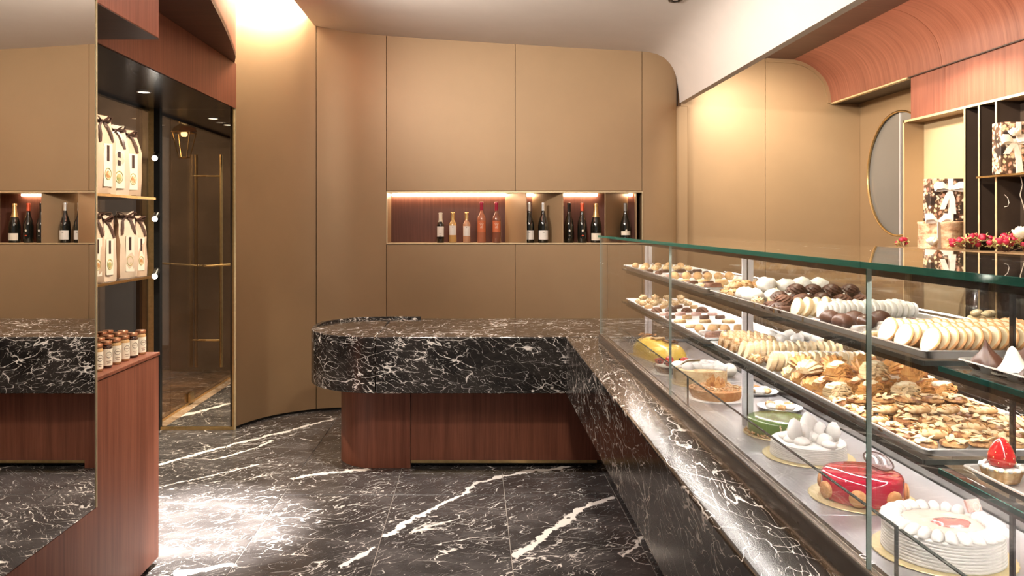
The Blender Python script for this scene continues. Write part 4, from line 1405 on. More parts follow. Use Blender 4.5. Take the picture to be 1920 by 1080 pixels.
row('grey', 'grey sugared finger', 'far sugared row of the upper steel tray', 1.875, span(0.99, 1.10, 3), UZ, g, .3)
row('grey', 'grey sugared finger', 'middle sugared row of the upper steel tray', 1.815, span(0.935, 1.10, 4), UZ, g, .3)
row('grey', 'grey sugared finger', 'near sugared row of the upper steel tray', 1.755, span(0.845, 1.09, 5), UZ, g, .3)
row('bar', 'pale flat biscuit', 'row before the lace cookies', 1.695, span(0.845, 1.09, 5), UZ, g, .3)
row('lace', 'thin pale lace cookie', 'far leaning row by the bare corner', 1.625, span(0.838, 1.10, 18), UZ, g, 0, .06, .001)
row('lace', 'thin pale lace cookie', 'middle leaning row by the bare corner', 1.560, span(0.835, 1.10, 19), UZ, g, 0, .06, .001)
row('lace', 'thin pale lace cookie', 'near leaning row by the bare corner', 1.495, span(0.850, 1.10, 17), UZ, g, 0, .06, .001)
# far tray, lower shelf
g = 'biscuits on the far lower tray'
row('nut_pale', 'pale almond cluster', 'farthest row of the lower paper tray', 4.14, span(0.85, 1.07, 5), MP, g, 0, 3)
row('nut_pale', 'pale almond cluster', 'heaped at the far end of the lower paper tray', 4.09, span(0.86, 1.05, 4), MP + .024, g, 0, 3)
row('nut_pale', 'pale almond cluster', 'second row of the lower paper tray', 4.03, span(0.85, 1.07, 5), MP, g, 0, 3)
row('slice', 'brown biscuit slice', 'third row of the lower paper tray', 3.90, span(0.85, 1.07, 4), MP, g, .6)
row('swirl', 'cocoa swirl biscuit', 'fourth row of the lower paper tray', 3.74, span(0.85, 1.06, 4), MP, g)
row('pinkbar', 'pinkish biscuit bar', 'fifth row of the lower paper tray', 3.60, span(0.85, 1.07, 4), MP, g, .5)
row('slice', 'brown biscuit slice', 'sixth row of the lower paper tray', 3.48, span(0.85, 1.07, 4), MP, g, .6)
row('bar', 'pale flat biscuit', 'seventh row of the lower paper tray', 3.34, span(0.86, 1.06, 3), MP, g, .4)
row('bar', 'pale flat biscuit', 'eighth row of the lower paper tray', 3.18, span(0.86, 1.06, 3), MP, g, .4)
row('tan_ball', 'round brown biscuit', 'ninth row of the lower paper tray', 3.03, span(0.85, 1.00, 4), MP, g)
row('grey', 'grey sugared finger', 'tenth row of the lower paper tray', 2.95, span(0.85, 1.02, 4), MP, g, .4, sc=1.15)
row('loaf', 'dark cocoa roll', 'last row of the lower paper tray', 2.87, span(0.86, 0.98, 2), MP, g, .2)
# steel tray, lower shelf
g = 'pastries on the lower steel tray'
for r_, y in enumerate((2.690, 2.625, 2.560)):
    row('nut_tongue', 'nut-coated biscuit on edge', f'{ORD[r_]} nut row of lower tray', y, span(0.832, 0.945, 6), MZ, g, 0, .1, .001)
for r_, y in enumerate((2.685, 2.615, 2.545)):
    row('sugar_ball', 'icing-sugared ball', f'{ORD[r_]} white row of lower tray', y, span(0.975, 1.11, 4), MZ, g, 0, 3, .003)
row('sugar_ball', 'icing-sugared ball', 'upper layer over the white balls', 2.58, span(0.985, 1.10, 3), MZ + .027, g, 0, 3, .003)
row('sugar_ball', 'icing-sugared ball', 'second heap over the white balls', 2.65, span(0.985, 1.10, 3), MZ + .027, g, 0, 3, .003)
row('tongue', 'pale oval biscuit', 'far leaning row of the lower steel tray', 2.485, span(0.832, 1.10, 15), MZ, g, 0, .08, .001)
row('tongue', 'pale oval biscuit', 'second leaning row of the lower steel tray', 2.430, span(0.832, 1.10, 15), MZ, g, 0, .08, .001)
row('nut', 'toasted nut cluster', 'row between the oval biscuits', 2.370, span(0.835, 1.11, 7), MZ, g, 0, 3, .002)
row('wafer', 'white sugared wafer', 'long stack on the lower steel tray', 2.305, span(0.870, 1.11, 18), MZ, g, 0, .06, .001, 1.1)
row('tongue', 'pale oval biscuit', 'near leaning row of the lower steel tray', 2.240, span(0.832, 1.10, 15), MZ, g, 0, .08, .001, 1.1)
for r_, y in enumerate((2.165, 2.090, 2.015)):
    row('shell', 'golden ridged shell pastry', f'{ORD[r_]} shell row from the far end', y, span(0.862, 1.09, 4), MZ, g, 0.4, .5, .004)
row('shell', 'golden ridged shell pastry', 'heaped over the shell rows', 2.12, span(0.862, 1.04, 3), MZ + .036, g, 0.9, .5, .004)
row('shell', 'golden ridged shell pastry', 'second heap over the shell rows', 2.045, span(0.855, 1.07, 4), MZ + .036, g, 0.9, .5, .004)
for r_, y in enumerate((1.945, 1.885)):
    row('puff', 'flaky layered puff pastry', f'{ORD[r_]} puff row from the shell pastries', y, span(0.855, 1.10, 4), MZ, g, 0.3, .35, .004)
row('puff', 'flaky layered puff pastry', 'heaped over the puff rows', 1.915, span(0.87, 1.05, 3), MZ + .044, g, 0.5, .3, .004)
for r_, y in enumerate((1.825, 1.770, 1.715, 1.660, 1.605, 1.550, 1.495)):
    xs = span(0.838, 1.11, 6)
    for i, x in enumerate(xs):
        kd = 'leafb' if (i + 2 * r_) % 5 == 1 else 'flor'
        nm = 'ridged almond leaf biscuit' if kd == 'leafb' else 'almond-flaked florentine'
        K[kd].put((x + jit(.004), y + jit(.004), MZ), jit(0.4) if kd == 'leafb' else jit(3), 1.04 + jit(.06), f'{nm}, {ORD[i]} from the front glass, {ORD[r_]} row after the puffs', g)
row('flor', 'almond-flaked florentine', 'lying over the florentine rows', 1.80, span(0.86, 1.08, 5), MZ + .0155, g, 0, 3, .004)
row('leafb', 'ridged almond leaf biscuit', 'lying over the florentine rows', 1.69, span(0.87, 1.07, 4), MZ + .0155, g, 0.3, .3, .004)
# chocolate tray
g = 'meringue kisses on the short top tray'
kp = [('d', 0.846, 1.318), ('d', 0.912, 1.318), ('d', 0.975, 1.320), ('w', 0.848, 1.258), ('w', 0.912, 1.256), ('w', 0.976, 1.258), ('d', 0.846, 1.200), ('d', 0.908, 1.198), ('d', 0.972, 1.200),
      ('w', 0.850, 1.140), ('d', 0.912, 1.140), ('w', 0.976, 1.140), ('d', 1.036, 1.316), ('w', 1.038, 1.256), ('d', 1.036, 1.198), ('d', 0.848, 1.082), ('w', 0.912, 1.080), ('d', 0.975, 1.080)]
seen = {}
for t_, x, y in kp:
    rr_ = round((1.318 - y) / 0.0595)
    nm = 'dark chocolate kiss, pointed and ridged' if t_ == 'd' else 'white meringue kiss with a blunt tip'
    i = seen[rr_] = seen.get(rr_, -1) + 1
    col = sorted(q[1] for q in kp if round((1.318 - q[2]) / 0.0595) == rr_).index(x)
    K['kiss_' + t_].put((x, y, US + T0), jit(3), 1 + jit(.06), f'{nm}, {ORD[col]} from the front glass in row {["one", "two", "three", "four", "five", "six"][rr_]}', g)


def fruit_tart(kind, x, y, label):
    root = thing('fruit_tartlet', label, 'tartlet', (x, y, MS + T0), jit(1), 'fruit tartlets')
    r, h = 0.031, 0.021
    tart_shell(root, r, h)
    MB().ell((0, 0, h * .85), r * .86, r * .86, 0.006, 20, 6, .1, 4).build('custard', 'cream', root, smooth=70)
    b = MB()
    for k in range(14):
        a = 2 * PI * k / 14
        b.ell((r * .90 * math.cos(a), r * .90 * math.sin(a), h + .001), .0055, .0055, .004, 7, 4)
    b.build('cream_rim', 'cream', root, smooth=70)
    if kind == 'straw':
        strawberry(root, (0, 0, h), 0.0205, 0.048)
    elif kind == 'mix':
        strawberry(root, (0.006, 0.012, h + .001), 0.014, 0.030, 0.25, 2.0)
        MB().lathe([(0.014, -0.003), (0.0155, 0), (0.014, 0.003)], 18).xf(Matrix.Translation((-0.014, 0.004, h + .013)) @ Matrix.Rotation(0.9, 4, 'Y')).build('kiwi_slice', 'kiwi', root, smooth=40)
        MB().ell((0.008, -0.014, h + .010), 0.015, 0.012, 0.011, 14, 8, .08).build('melon_piece', 'melon', root, smooth=70)
        MB().ell((-0.012, -0.014, h + .007), 0.008, 0.008, 0.007, 10, 6).build('melon_ball', 'melon', root, smooth=70)
    else:
        b = MB()
        for k in range(34):
            e, a = math.acos(1 - 1.1 * (k + .5) / 34), k * 2.4
            b.ell((-.004 + .012 * math.sin(e) * math.cos(a), .004 + .012 * math.sin(e) * math.sin(a), h + .006 + .012 * math.cos(e)), .0038, .0038, .0038, 6, 4)
        b.build('blackberry', 'berry', root, smooth=80)
        MB().ell((0.013, -0.012, h + .007), 0.013, 0.009, 0.007, 12, 6, .1).build('kiwi_piece', 'kiwi', root, smooth=70)
    return root


fruit_tart('straw', 0.856, 1.300, 'fruit tartlet topped with one whole glazed strawberry, nearest the tray corner')
fruit_tart('straw', 0.953, 1.285, 'fruit tartlet topped with a big orange-red strawberry beside the shelf post')
fruit_tart('mix', 0.880, 1.222, 'fruit tartlet with a small strawberry, kiwi slice and melon ball')
fruit_tart('berry', 0.872, 1.140, 'fruit tartlet with a dark blackberry cluster and kiwi piece by the front rim')
fruit_tart('mix', 0.960, 1.205, 'fruit tartlet with kiwi and melon behind the small strawberry one')
fruit_tart('straw', 1.045, 1.270, 'fruit tartlet with a strawberry, behind the shelf post')
fruit_tart('mix', 0.950, 1.125, 'fruit tartlet with strawberry and kiwi behind the blackberry one')
fruit_tart('berry', 1.035, 1.190, 'fruit tartlet with blackberries, farthest from the front rim')
for k in K.values():
    k.drop_unused()


# ------------------------------------------------------------------ cakes on the deck
def board(root, r, mat='board', th=0.003, lobes=36):
    MB().lathe([(r * .98, 0), (r, th * .5), (r * .99, th)], lobes * 4, fn=lambda u, z: 1 + 0.018 * abs(math.sin(PI * u * lobes))).build('cake_board', mat, root, smooth=40)


cy = thing('yellow_loaf_cake', 'long yellow glazed loaf cake with nut decorations at the far end of the deck', 'cake', (0.945, 4.10, DZ + .0008), R(105), 'cakes on the deck')
b = MB()
rings = []
for t in [0, .015, .05, .12, .3, .5, .7, .88, .95, .985, 1]:
    e = 1 - abs(2 * t - 1) ** 8
    k = 0.30 + 0.70 * max(e, 0) ** 0.4
    rings.append([((t - .5) * 0.38, 0.074 * k * math.cos(a), 0.004 + 0.100 * k * (math.sin(a) ** 0.75 if math.sin(a) > 0 else 0)) for a in [PI * i / 14 for i in range(15)]])
b.loft(rings)
b.build('glazed_body', 'yellow_glaze', cy, smooth=60)
MB().prism([(-.205, -.082), (.205, -.082), (.205, .082), (-.205, .082)], 0, .0038).build('cake_board', 'board', cy)
for i, x in enumerate((-0.13, 0.0, 0.13)):
    d = MB()
    rnd = random.Random(i)
    for k in range(16):
        rt = Matrix.Rotation(rnd.uniform(0, PI), 3, 'Z') @ Matrix.Rotation(rnd.uniform(-.6, .6), 3, 'X')
        d.ell((x + rnd.uniform(-.035, .035), rnd.uniform(-.035, .035), 0.104 + rnd.uniform(0, .010)), .016, .008, .004, 8, 4, rot=rt)
    d.build('nut_decoration', ['nut_dark', 'almond', 'nut_dark'][i], cy, smooth=60)['kind'] = 'stuff'

fa = thing('fruit_flan', 'round fruit flan with strawberries, cream and blackberries beside the yellow loaf cake', 'cake', (0.93, 3.74, DZ + .0008), 0.4, 'cakes on the deck')
board(fa, 0.105, 'paper')
tart_shell(fa, 0.092, 0.034, 'choc_milk', 96)
MB().lathe([(.084, .026), (.08, .040), (.04, .044)], 40).build('custard', 'cream_ivory', fa)
for k in range(5):
    a = k * 1.256
    strawberry(fa, (.048 * math.cos(a), .048 * math.sin(a), .044), .020, .040, 1.25, a + PI / 2)
b = MB()
for k in range(8):
    for q in range(8):
        e, az = math.acos(1 - 1.3 * (q + .5) / 8), q * 2.4
        b.ell((.066 * math.cos(k * .785 + .4) + .009 * math.sin(e) * math.cos(az), .066 * math.sin(k * .785 + .4) + .009 * math.sin(e) * math.sin(az), .048 + .009 * math.cos(e)), .0045, .0045, .0045, 6, 4)
b.build('blackberries', 'berry', fa, smooth=80)['kind'] = 'stuff'

cw = thing('banded_cream_cake', 'cream-topped cake in a pale pastry band, behind the nut tart', 'cake', (0.985, 3.50, DZ + .0008), 0, 'cakes on the deck')
board(cw, 0.128)
MB().lathe([(.112, .003), (.114, .010), (.114, .066), (.108, .069), (.05, .069)], 56).build('pastry_band', 'dough_pale', cw)
b = MB()
rnd = random.Random(3)
for k in range(26):
    q, a = .095 * math.sqrt(rnd.random()), rnd.uniform(0, 2 * PI)
    b.ell((q * math.cos(a), q * math.sin(a), .072), rnd.uniform(.022, .034), rnd.uniform(.02, .03), rnd.uniform(.012, .024), 12, 7, .15, 3, k)
b.build('cream_top', 'cream', cw, smooth=70)
b = MB()
b.tube([(-.113, -.03, .01), (-.118, -.03, .04), (-.113, -.028, .072), (-.06, -.02, .098), (0, 0, .098)], .0035, 6)
b.build('gold_cord', 'brass', cw, smooth=60)

nt = thing('nut_tart', 'low nut-covered tart with upright caramel shards on top', 'cake', (0.965, 3.20, DZ + .0008), 0, 'cakes on the deck')
board(nt, 0.118, 'paper')
MB().lathe([(.092, .003), (.104, .030), (.106, .040), (.100, .042), (.05, .040)], 96, fn=lambda u, z: 1 + .012 * math.cos(2 * PI * u * 32)).build('pastry_shell', 'biscuit_rim', nt, smooth=40)
b = MB()
rnd = random.Random(5)
for k in range(110):
    q, a = .096 * math.sqrt(rnd.random()), rnd.uniform(0, 2 * PI)
    rt = Matrix.Rotation(rnd.uniform(0, PI), 3, 'Z') @ Matrix.Rotation(rnd.uniform(-.7, .7), 3, 'X')
    b.ell((q * math.cos(a), q * math.sin(a), .042 + rnd.uniform(0, .006)), .009, .005, .003, 7, 4, rot=rt)
b.build('nut_topping', 'nut', nt, smooth=60)['kind'] = 'stuff'
for k in range(7):
    a, h = k * 0.9, .030 + .018 * ((k * 37) % 5) / 5
    q = .026
    c = Vector((q * math.cos(a), q * math.sin(a), .044))
    b = MB()
    b.loft([[tuple(c + Vector((-.012, -.0012, 0))), tuple(c + Vector((.012, -.0012, 0))), tuple(c + Vector((.012, .0012, 0))), tuple(c + Vector((-.012, .0012, 0)))],
            [tuple(c + Vector((-.009, .004, h * .7))), tuple(c + Vector((.011, .004, h * .7))), tuple(c + Vector((.011, .006, h * .7))), tuple(c + Vector((-.009, .006, h * .7)))],
            [tuple(c + Vector((.004, .008, h))), tuple(c + Vector((.007, .008, h))), tuple(c + Vector((.007, .009, h))), tuple(c + Vector((.004, .009, h)))]])
    b.build('caramel_shard', 'dough', nt, smooth=30)

gc = thing('green_cake', 'round pistachio-green glazed cake with a chopped nut border', 'cake', (1.01, 2.655, DZ + .0008), 0, 'cakes on the deck')
board(gc, 0.112)
MB().lathe([(.099, .004), (.101, .012), (.101, .047), (.098, .053), (.091, .055), (.04, .055)], 72).build('glazed_body', 'green_glaze', gc, smooth=50)
b = MB()
rnd = random.Random(8)
for k in range(170):
    a = rnd.uniform(0, 2 * PI)
    b.ell((.103 * math.cos(a) + jit(.003), .103 * math.sin(a) + jit(.003), rnd.uniform(.005, .013)), .0045, .0038, .003, 5, 4)
b.build('nut_border', 'nut', gc, smooth=60)['kind'] = 'stuff'
b = MB()
for k in range(14):
    a = R(-95 + jit(16))
    b.ell((.1015 * math.cos(a), .1015 * math.sin(a), rnd.uniform(.032, .052)), .003, .002, .003, 5, 4)
b.build('nut_crumbs', 'almond', gc, smooth=60)['kind'] = 'stuff'


def combed(root, r, h, mat='cream'):
    prof = [(r * .985, .003)]
    n = 9
    for k in range(n):
        z0 = .004 + (h - .006) * k / n
        z1 = .004 + (h - .006) * (k + 1) / n
        taper = 1 - .03 * k / n
        prof += [(r * taper, z0 + (z1 - z0) * .2), (r * taper, z0 + (z1 - z0) * .7), (r * taper * .975, z1)]
    prof += [(r * .94, h), (r * .5, h)]
    MB().lathe(prof, 72).build('combed_side', mat, root, smooth=30)


mc = thing('meringue_cake', 'white cream cake with combed sides and tall meringue peaks', 'cake', (1.0, 2.40, DZ + .0008), 0, 'cakes on the deck')
board(mc, 0.128)
combed(mc, 0.108, 0.050)
b = MB()
rnd = random.Random(11)
for k in range(22):
    q, a = .085 * math.sqrt(rnd.random()), rnd.uniform(0, 2 * PI)
    b.ell((q * math.cos(a), q * math.sin(a), .054), rnd.uniform(.018, .030), rnd.uniform(.018, .028), rnd.uniform(.010, .024), 12, 7, .2, 3, k)
b.build('meringue_bed', 'cream', mc, smooth=70)
for x, y, h, r in ((-.052, -.028, .062, .021), (.006, .018, .068, .024), (.066, -.022, .048, .022), (-.02, -.01, .040, .022), (.035, .0, .045, .02), (.03, .05, .05, .02)):
    MB().ell((x, y, .058 + h * .38), r, r * .9, h * .62, 14, 9, .18, 2.5, int(abs(x) * 999)).build('meringue_peak', 'cream', mc, smooth=75)

rc = thing('red_cake', 'round red mirror-glazed cake ringed with tan macarons', 'cake', (0.985, 2.035, DZ + .0008), 0, 'cakes on the deck')
board(rc, 0.126)
MB().lathe([(.094, .004), (.096, .012), (.096, .058), (.092, .065), (.084, .068), (.03, .068)], 72).build('glazed_body', 'red_glaze', rc, smooth=50)
for k in range(7):
    a = R(-172 + k * 51.4)
    root_m = Matrix.Translation((.0985 * math.cos(a), .0985 * math.sin(a), .026)) @ Matrix.Rotation(a, 4, 'Z') @ Matrix.Rotation(PI / 2, 4, 'Y')
    m1 = MB()
    m1.lathe([(.018, -.0065), (.0205, -.004), (.0205, -.0015), (.019, 0), (.0205, .0015), (.0205, .004), (.018, .0065), (.008, .0078)], 22)
    m1.xf(root_m).build('macaron', 'biscuit_rim', rc, smooth=50)
M['ring_clear'] = glass('clear_ring_plastic', (0.92, 0.86, 0.86), 0.02, 1.5, (0.8, 0.72, 0.72), 0.12)
rot = Matrix.Rotation(R(24), 3, 'X') @ Matrix.Rotation(R(8), 3, 'Y')
MB().torus((.052, .020, .088), .036, .0022, 40, 8, rot=rot).build('ring_decoration', 'choc_milk', rc, smooth=60)
MB().loft([[tuple(rot @ Vector((k * .036 * math.cos(2 * PI * i / 32), k * .036 * math.sin(2 * PI * i / 32), zz)) + Vector((.052, .020, .088))) for i in range(32)] for k, zz in ((0.92, -.0012), (0.92, .0012))]).build('ring_disc', 'ring_clear', rc)
for i in range(4):
    MB().ribbon([tuple(rot @ Vector((-.012 + i * .011, -.016, .003)) + Vector((.052, .020, .088))), tuple(rot @ Vector((-.010 + i * .011, .0, .007)) + Vector((.052, .020, .088))), tuple(rot @ Vector((-.012 + i * .011, .018, .003)) + Vector((.052, .020, .088)))], .006, .001, (1, 0, 0)).build('ring_stripe', ['ribbon_white', 'choc'][i % 2], rc)
MB().box(.035, .065, .008, .010, .066, .080).build('ring_stand', 'ring_clear', rc)

pc = thing('piped_cream_cake', 'large white piped cream cake with a pink jelly centre', 'cake', (0.99, 1.695, DZ + .0008), 0, 'cakes on the deck')
board(pc, 0.136)
combed(pc, 0.117, 0.062)
MB().lathe([(.090, .060), (.088, .0655), (.03, .0665)], 56).build('rose_cream_centre', 'jelly_pale', pc)
MB().ell((.016, -.006, .0665), .040, .030, .0030, 24, 5, .25, 2).build('jelly_pool', 'jelly', pc, smooth=80)
for k in range(26):
    a = 2 * PI * k / 26
    if k == 2:
        continue
    b = MB()
    m = Matrix.Translation((.100 * math.cos(a), .100 * math.sin(a), .062)) @ Matrix.Rotation(a, 4, 'Z')
    rings = []
    for j in range(8):
        t = j / 7
        w = .0125 * math.sin(PI * (.12 + .80 * t)) ** .6
        hh = .017 * math.sin(PI * (.16 + .74 * t)) ** .7
        rings.append([(-.023 + .042 * t, w * math.cos(q), max(0, hh * math.sin(q)) + .001) for q in [2 * PI * i / 12 for i in range(12)]])
    b.loft(rings).xf(m).build('cream_shell', 'cream', pc, smooth=65)
tg = MB().box(-.018, .018, -.003, .003, 0, .026)
tg.xf(Matrix.Translation((.093, .036, .074)) @ Matrix.Rotation(R(15), 4, 'Z') @ Matrix.Rotation(R(-25), 4, 'X')).build('chocolate_plaque', 'pink_bar', pc, bevel=.001)
tg = MB().torus((0, 0, 0), .008, .0008, 24, 6)
tg.xf(Matrix.Translation((.093, .0325, .086)) @ Matrix.Rotation(R(15), 4, 'Z') @ Matrix.Rotation(R(65), 4, 'X')).build('round_emblem', 'label_cream', pc)
for x, y, w in ((1.162, 3.285, 'farther'), (1.145, 3.00, 'nearer')):
    pp = thing('nut_cake_plate', f'white paper plate of small nut cakes at the back of the deck, the {w} one', 'plate', (x, y, DZ + .0008), jit(1), 'paper plates at the back')
    MB().lathe([(.062, 0), (.078, .010), (.080, .012), (.076, .012), (.060, .003), (.02, .003)], 80, fn=lambda u, z: 1 + .03 * math.cos(2 * PI * u * 20) * (1 if z > .009 else 0)).build('plate', 'paper', pp, smooth=40)
    for k in range(7):
        a, q = k * 1.047, (.038 if k < 6 else 0)
        MB().ell((q * math.cos(a), q * math.sin(a), .014), .020, .016, .012, 12, 7, .3, 4, k, zmin=.0032).build('nut_cake', 'nut' if k % 2 else 'sugar', pp, smooth=60)
for x, y, w in ((1.09, 3.72, 'lower'), (1.155, 3.63, 'other')):
    o = MB().ell((0, 0, .031), .034, .034, .030, 20, 12, .04, 3, zmin=0.0).build('pale_dome_cake', 'cream_ivory', None, (x, y, DZ + .0012), smooth=80)
    tag(o, 'small pale dome cake behind the banded cream cake, ' + ('nearer the post' if x < 1.11 else 'against the back glass'), 'cake', 'dome cakes')

# ================================================================== BOTTLES
def bottle_mat(name, col, rough=0.06):
    return plain(name, col, rough, 0, 0.1, 5, coat=0.8)


M['bottle_black'] = bottle_mat('black_bottle_glass', (0.008, 0.009, 0.007))
M['bottle_white_wine'] = bottle_mat('golden_wine_glass', (0.66, 0.40, 0.14))
M['bottle_peach'] = bottle_mat('peach_wine_glass', (0.62, 0.34, 0.20))
M['bottle_rose'] = bottle_mat('rose_wine_glass', (0.46, 0.16, 0.085))
M['bottle_rose_dark'] = bottle_mat('dim_rose_wine_glass', (0.24, 0.085, 0.05))
M['foil_red'] = plain('dark_red_foil', (0.36, 0.010, 0.045), 0.3, 0.3)
M['foil_orange'] = plain('orange_foil', (0.70, 0.10, 0.035), 0.35, 0.3)
M['foil_gold'] = plain('gold_foil', (0.80, 0.56, 0.24), 0.3, 0.8, 0.2, 80)
M['foil_silver'] = plain('silver_foil', (0.80, 0.78, 0.76), 0.3, 0.7)
M['foil_grey'] = plain('grey_foil', (0.20, 0.18, 0.16), 0.4, 0.3)
M['label_orange'] = plain('orange_label', (0.62, 0.16, 0.06), 0.5, 0, 0.1, 20)


def curved_label(r, z0, z1, mat, parent, name='front_label', half=62, az=-90):
    b = MB()
    pts = [R(az - half + 2 * half * i / 12) for i in range(13)]
    b.loft([[((r + .0004) * math.cos(a), (r + .0004) * math.sin(a), z0), ((r + .0004) * math.cos(a), (r + .0004) * math.sin(a), z1), ((r - .001) * math.cos(a), (r - .001) * math.sin(a), z1), ((r - .001) * math.cos(a), (r - .001) * math.sin(a), z0)] for a in pts])
    return b.build(name, mat, parent, smooth=60)


def bottle(x, label, h, r, glass_m, foil, lab=None, style='burgundy', lz=(0.12, 0.42), foil_h=0.20, y=7.0, extra=None):
    root = thing('wine_bottle', label, 'bottle', (x, y, NZ0), 0, 'bottles in the lit niche')
    nr = 0.0145
    if style == 'burgundy':
        prof = [(r * .6, .004), (r * .92, 0), (r, .008), (r, h * .42), (r * .93, h * .50), (r * .70, h * .60), (r * .47, h * .68), (nr * 1.12, h * .76), (nr, h * .82), (nr, h * .955), (nr * 1.15, h * .957), (nr * 1.15, h * .985), (nr * .95, h)]
    elif style == 'champagne':
        prof = [(r * .6, .004), (r * .92, 0), (r, .010), (r, h * .40), (r * .92, h * .50), (r * .66, h * .62), (r * .46, h * .72), (nr * 1.25, h * .82), (nr * 1.1, h * .93), (nr * 1.3, h * .935), (nr * 1.3, h * .97), (nr * 1.2, h)]
    else:
        prof = [(r * .6, .004), (r * .92, 0), (r, .008), (r, h * .56), (r * .90, h * .63), (r * .60, h * .69), (nr * 1.1, h * .735), (nr, h * .78), (nr, h * .955), (nr * 1.15, h * .957), (nr * 1.15, h * .985), (nr * .95, h)]
    MB().lathe(prof, 28).build('glass', glass_m, root, smooth=50)
    z0 = h * (1 - foil_h)
    fpr = [(rr * 1.03 + .0006, z) for rr, z in prof if z >= z0]

    def rad(z):
        for (r0, a), (r1, b_) in zip(prof, prof[1:]):
            if a <= z <= b_ and b_ > a:
                return r0 + (r1 - r0) * (z - a) / (b_ - a)
        return nr
    fpr = [(rad(z0) * 1.03 + .0006, z0)] + fpr + [(nr * .6, h + .0008)]
    MB().lathe(fpr, 24).build('foil_cap', foil, root, smooth=50)
    if lab:
        curved_label(r, h * lz[0], h * lz[1], lab, root)
    if extra:
        extra(root, r, h)
    return root


def chevron(root, r, h):
    b = MB()
    b.loft([[(-.009, -r - .0012, h * .26), (-.0035, -r - .0015, h * .243), (0, -r - .0016, h * .252)], [(-.009, -r - .0004, h * .26), (-.0035, -r - .0006, h * .243), (0, -r - .0006, h * .252)]])
    b.loft([[(.009, -r - .0012, h * .26), (.0035, -r - .0015, h * .243), (0, -r - .0016, h * .252)], [(.009, -r - .0004, h * .26), (.0035, -r - .0006, h * .243), (0, -r - .0006, h * .252)]])
    b.build('bird_mark', 'ink', root)


def dot_mark(z, mat, rr=.0035):
    def f(root, r, h):
        b = MB()
        b.ell((0, -r - .0004, h * z), rr, .0012, rr, 12, 8)
        b.build('label_mark', mat, root, smooth=70)
    return f


def scroll(root, r, h):
    b = MB()
    for dx, dz, q in ((-.009, .03, .006), (.009, .03, .006), (0, .0, .008), (-.007, -.03, .005), (.007, -.03, .005)):
        b.torus((dx, -r * math.cos(dx / r) - .0012, h * .42 + dz * .55), q, .0011, 16, 5, rot=Matrix.Rotation(PI / 2, 3, 'X'))
    b.build('scroll_mark', 'label_cream', root)


def script_lines(root, r, h):
    b = MB()
    for dz in (.30, .24, .20):
        b.box(-.010, .010, -r * .985 - .0012, -r * .985, h * dz, h * dz + .002)
    b.build('print_lines', 'twig', root)


def two_marks(top, low):
    def f(root, r, h):
        MB().ell((0, -r + .0003, h * .30), .009, .0016, .0105, 16, 10).build('upper_mark', top, root, smooth=70)
        if low:
            MB().ell((0, -r + .0003, h * .18), .010, .0014, .005, 16, 10).build('lower_mark', low, root, smooth=70)
    return f


def bx(px, y=7.0):
    return (px - 890) / 1500 * y


bottle(bx(826), 'small dark half bottle with cream label and beige cap, first in the niche', 0.262, 0.033, 'bottle_black', 'label_cream', 'label_white', 'bordeaux', (0.20, 0.54), 0.30, extra=script_lines)
bottle(bx(849), 'half bottle of golden wine, dot on its pale label, next to the dark half bottle', 0.266, 0.033, 'bottle_white_wine', 'foil_gold', 'label_white', 'bordeaux', (0.25, 0.56), 0.25, extra=dot_mark(.51, 'twig'))
bottle(bx(875), 'half bottle of peach-coloured wine with pale label, beside the tall pink bottles', 0.266, 0.033, 'bottle_peach', 'foil_gold', 'label_white', 'bordeaux', (0.22, 0.54), 0.25, extra=dot_mark(.50, 'twig'))
bottle(bx(903), 'tall rosé bottle with red cap and orange label, next to the half bottles', 0.356, 0.0385, 'bottle_rose', 'foil_red', 'label_orange', 'bordeaux', (0.26, 0.54), 0.21, extra=scroll)
bottle(bx(931), 'darker tall rosé bottle with red cap and orange label, beside the gold divider', 0.354, 0.0385, 'bottle_rose_dark', 'foil_red', 'label_orange', 'bordeaux', (0.26, 0.54), 0.21, extra=scroll)
bottle(bx(992.0, 6.96), 'black wine bottle with white bird label, before the narrow lit gap', 0.350, 0.045, 'bottle_black', 'foil_silver', 'label_white', 'burgundy', (0.08, 0.31), 0.205, y=6.96, extra=chevron)
bottle(bx(1018.5, 6.955), 'black wine bottle with white bird label, before the gold divider', 0.350, 0.045, 'bottle_black', 'foil_silver', 'label_white', 'burgundy', (0.08, 0.31), 0.205, y=6.955, extra=chevron)
bottle(bx(1067), 'all-black wine bottle with a small pale emblem beside the orange-capped one', 0.346, 0.042, 'bottle_black', 'black', None, 'burgundy', foil_h=.22, extra=two_marks('label_white', 'foil_grey'))
bottle(bx(1091.5), 'black wine bottle with bright orange cap', 0.346, 0.042, 'bottle_black', 'foil_orange', None, 'burgundy', foil_h=.20, extra=two_marks('label_cream', 'foil_orange'))


def collar(root, r, h):
    MB().lathe([(r * .70, h * .575), (r * .52, h * .655), (r * .50, h * .656), (r * .66, h * .574)], 24).build('red_collar', 'foil_red', root, smooth=50)


bottle(bx(1117.5), 'sparkling wine bottle with gold foil neck and red collar behind the glass case corner', 0.342, 0.049, 'bottle_black', 'foil_gold', 'label_cream', 'champagne', (0.06, 0.24), 0.345, extra=collar)
bottle(bx(1172.5), 'dark wine bottle with grey cap and low beige label in the last dark bay', 0.346, 0.045, 'bottle_black', 'foil_grey', 'label_cream', 'burgundy', (0.19, 0.29), 0.20, extra=dot_mark(.31, 'label_cream', .008))


